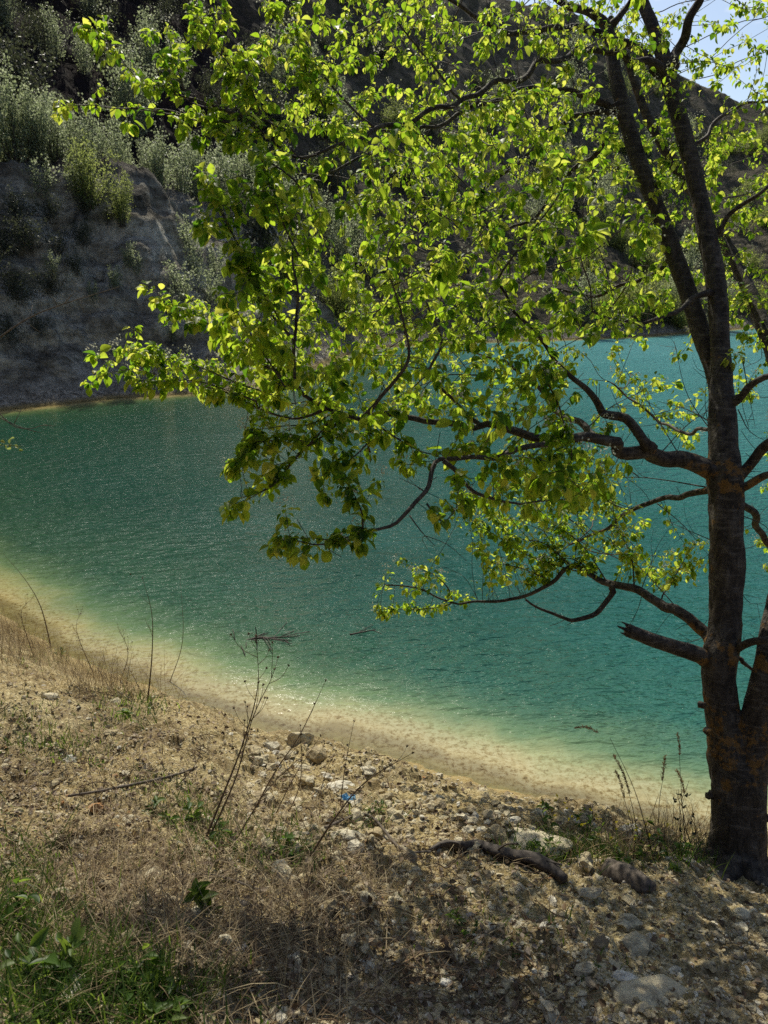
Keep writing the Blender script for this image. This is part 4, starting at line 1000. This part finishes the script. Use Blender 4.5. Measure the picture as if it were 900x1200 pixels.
stalk([(196,806),(214,750),(211,675)], 'wispy stalk with one tiny head over the left shallows', [(211,675)], 0, .8)
stalk([(110,790),(90,740),(95,715)], 'dry brush stem at the top of the left bank', None, 16, .9)
stalk([(140,800),(150,765),(138,735)], 'dry brush stem just right of the one topping the left bank', None, 16, .9)
stalk([(40,770),(25,720),(38,700)], 'dry brush stem at the left edge of the photo', None, 16, .9)
# pale grasses beside the trunk
def seedgrass(rows, head, label):
    r_ = stalk(rows, label, (), 0, .9, 'seeding_grass', 'straw')
    p, t = hit(rows[0][0], rows[0][1]); P = catmull([at(x_, y_, t) for x_, y_ in head], .006); hb = MB(); n = len(P)*9
    i = rr.integers(0, len(P), n); put_leaves(hb, P[i]+rr.normal(size=(n, 3))*.0015, nrm(nrm(P[-1]-P[0])+rr.normal(size=(n, 3))*.45), nrm(rr.normal(size=(n, 3))), rr.uniform(.008, .016, n), rr.uniform(.4, 1, n), QUAD, .35)
    hb.build('seed_head', M['straw'], r_, smooth=False, attr='tint')
seedgrass([(752,1000),(742,950),(733,915)], [(738,930),(731,908),(720,886)], 'pale seeding grass with drooping head left of the trunk')
seedgrass([(748,1000),(738,960),(728,925)], [(732,935),(728,918),(722,905)], 'pale seeding grass just behind the tallest one')
seedgrass([(800,1010),(797,960),(795,925)], [(802,930),(799,915),(793,903)], 'pale seeding grass nearest the trunk')
seedgrass([(768,1008),(745,930),(715,865)], [(701,858),(688,852),(676,853)], 'arching grass with reddish head hanging over the water')
seedgrass([(806,1008),(800,950),(796,885)], [(797,885),(796,872),(794,860)], 'thin upright grass beside the trunk')
seedgrass([(775,1010),(772,950),(778,905)], [(776,915),(778,900),(779,888)], 'short upright grass between the other seeding grasses')
w_ = stalk([(822,1018),(805,975),(797,930)], 'leafy briar sprig leaning at the left of the trunk base', (), 4, 1.5, 'briar_sprig')
mb = MB(); 
for x_, y_ in [(797,930),(803,945),(792,960),(808,965),(815,978),(800,985),(790,938),(812,955),(806,932),(796,972)]:
    p, t = hit(822, 1018); q = at(x_, y_, t); put_leaves(mb, np.repeat(q[None], 3, 0), nrm(rr.normal(size=(3, 3))), nrm(rr.normal(size=(3, 3))), rr.uniform(.012, .022, 3), rr.random(3)*.3, (LV, LF3, LF4))
mb.build('leaves', M['shrub_d'], w_, attr='tint')

# sunken branches and floating stems out in the water
def sunk(pts, r, label, name='sunken_branch', side=6):
    P = catmull(np.array(pts), .05); r_ = empty(name, P[0]); tag(r_, label, 'branch'); mb = MB(); tube(mb, P, np.linspace(r, r*.4, len(P)), 6)
    for k in range(side):
        i = rr.integers(0, len(P)); d = nrm(nrm(P[-1]-P[0])+rr.normal(size=3)*[.9, .9, .15])*rr.uniform(.15, .5); tube(mb, catmull([P[i], P[i]+d*.5, P[i]+d*[1, 1, .6]], .06), r*.35, 4)
    mb.build('stem', M['twig'], r_); return r_
def onw(px, py, z=0.0):
    u = (px-450)/F; v = (600-py)/F; t = (z-H)/(-SP+v*CP); return np.array([u*t, (CP+v*SP)*t, z])
a = onw(272, 752); b = onw(335, 748)
sunk([a+[0, 0, -.05], (a+b)/2+[0, .05, .012], b+[0, 0, -.03]], .016, 'dark brush pile breaking the water surface off the left beach', side=46)
a = onw(300, 752); sunk([a, a+[.01, 0, .14], a+[0, 0, .22]], .012, 'upright dark stick poking out of the water by the brush pile', side=0, name='water_stick')
a = onw(410, 744); b = onw(440, 738); sunk([a+[0, 0, .005], b+[0, 0, .005]], .012, 'thin twig floating on the open water', side=3, name='floating_twig')

# young tree just outside the left edge whose twigs reach into the view
gp = np.array([-2.75, 3.3, 0.]); gp[2] = gz(gp[0], gp[1])
sap = empty('young_tree', gp); tag(sap, 'slender bare young tree whose twigs reach in at the left edge', 'tree')
mb = MB(); P = catmull(np.array([np.append(gp-[0, 0, .1], .035), np.append(gp+[.1, .05, .9], .028), np.append(gp+[.25, .1, 2.0], .02), np.append(gp+[.3, .2, 3.4], .010), np.append(gp+[.35, .2, 4.2], .003)]), .05)
tube(mb, P[:, :3], P[:, 3], 10, rough=.1, seed=4); mb.build('trunk', M['bark'], sap)
def near_on(P, z): return P[np.argmin(abs(P[:, 2]-z)), :3]
for rows, z0 in [([(-60,440,3.2),(0,395,3.2),(35,372,3.2),(75,356,3.2),(140,336,3.2)], 3.9), ([(-60,470,3.0),(0,490,3.0),(22,500,3.0),(42,506,3.0)], 3.6), ([(-60,470,3.0),(20,501,3.0),(52,498,3.0)], 3.6)]:
    q = [near_on(P, z0)]+[at(*r_) for r_ in rows]; C_ = catmull(np.array(q), .03); mb = MB(); tube(mb, C_, np.linspace(.008, .0012, len(C_)), 6, rough=.1)
    for k in range(7):
        i = rr.integers(len(C_)//2, len(C_)); d = nrm(nrm(C_[-1]-C_[0])+rr.normal(size=3)*.8)*rr.uniform(.02, .09); tube(mb, [C_[i], C_[i]+d], [.0015, .0008], 4)
    mb.build('branch', M['dead'], sap)
mb = MB(); n = 26; q = np.array([at(x_, 521+rr.normal()*3, 3.0) for x_ in rr.uniform(-25, 27, n)])
put_leaves(mb, q, nrm(rr.normal(size=(n, 3))+[0, 0, .2]), nrm(rr.normal(size=(n, 3))), rr.uniform(.012, .024, n), rr.random(n)*.5, (LV, LF3, LF4))
tube(mb, catmull([at(-60,470,3.0), at(-30,515,3.0), at(25,523,3.0)], .03), .0015, 4, a=.2)
mb.build('leaves', M['shrub_y'], sap, attr='tint')

# ------------------------------------------------------------------ light
SUN_EL, SUN_AZ = math.radians(47), math.radians(-13)       # azimuth to the right of the view
w = bpy.data.worlds.new('World'); sc.world = w; w.use_nodes = True; nt = w.node_tree; nt.nodes.clear()
sky = nt.nodes.new('ShaderNodeTexSky'); sky.sky_type = 'NISHITA'; sky.sun_disc = False; sky.sun_elevation = SUN_EL; sky.sun_rotation = SUN_AZ
sky.air_density = 1.0; sky.dust_density = 1.2; sky.ozone_density = 1
tc = nt.nodes.new('ShaderNodeTexCoord'); ns = nt.nodes.new('ShaderNodeTexNoise'); ns.inputs['Scale'].default_value = 3.0; ns.inputs['Detail'].default_value = 7; ns.inputs['Roughness'].default_value = .6
mp = nt.nodes.new('ShaderNodeMapping'); mp.inputs['Scale'].default_value = (1, 1, 2.6); nt.links.new(tc.outputs['Generated'], mp.inputs[0]); nt.links.new(mp.outputs[0], ns.inputs['Vector'])
cr = nt.nodes.new('ShaderNodeValToRGB'); cr.color_ramp.elements[0].position = .50; cr.color_ramp.elements[1].position = .60; nt.links.new(ns.outputs[0], cr.inputs[0])
sx = nt.nodes.new('ShaderNodeSeparateXYZ'); nt.links.new(tc.outputs['Generated'], sx.inputs[0])
mr = nt.nodes.new('ShaderNodeMapRange'); nt.links.new(sx.outputs[2], mr.inputs[0]); mr.inputs[1].default_value = .25; mr.inputs[2].default_value = .42; mr.inputs[3].default_value = 1; mr.inputs[4].default_value = .08
mu = nt.nodes.new('ShaderNodeMath'); mu.operation = 'MULTIPLY'; nt.links.new(cr.outputs[0], mu.inputs[0]); nt.links.new(mr.outputs[0], mu.inputs[1])
mx = nt.nodes.new('ShaderNodeMixRGB'); mx.inputs[2].default_value = (9, 9.1, 9.3, 1); nt.links.new(mu.outputs[0], mx.inputs[0]); nt.links.new(sky.outputs[0], mx.inputs[1])
bg = nt.nodes.new('ShaderNodeBackground'); bg.inputs[1].default_value = .13; nt.links.new(mx.outputs[0], bg.inputs[0])
wo = nt.nodes.new('ShaderNodeOutputWorld'); nt.links.new(bg.outputs[0], wo.inputs[0])
sl = bpy.data.lights.new('sun', 'SUN'); sl.energy = 5.0; sl.angle = math.radians(.53); sl.color = (1, .95, .79)
so = bpy.data.objects.new('sun', sl); col.objects.link(so)
tow = Vector((math.sin(SUN_AZ)*math.cos(SUN_EL), math.cos(SUN_AZ)*math.cos(SUN_EL), math.sin(SUN_EL)))
so.rotation_euler = tow.to_track_quat('Z', 'Y').to_euler(); so.location = tow*30

# ------------------------------------------------------------------ camera
cd = bpy.data.cameras.new('camera'); cam = bpy.data.objects.new('camera', cd); col.objects.link(cam)
cd.sensor_fit = 'VERTICAL'; cd.sensor_height = 36; cd.lens = 36*F/1200; cd.clip_start = .05; cd.clip_end = 1500
cam.location = CAM; cam.rotation_euler = (math.radians(90)-PITCH, 0, 0)
cd.dof.use_dof = True; cd.dof.focus_distance = 4.2; cd.dof.aperture_fstop = 5.6
sc.camera = cam
sc.view_settings.view_transform = 'Standard'; sc.view_settings.look = 'None'; sc.view_settings.exposure = 0
sc.render.engine = 'CYCLES'
cy = sc.cycles; cy.use_denoising = False; cy.denoiser = 'OPENIMAGEDENOISE'; cy.max_bounces = 8; cy.transparent_max_bounces = 8; cy.caustics_reflective = False; cy.caustics_refractive = False; cy.sample_clamp_direct = 2.2; cy.sample_clamp_indirect = 2.0
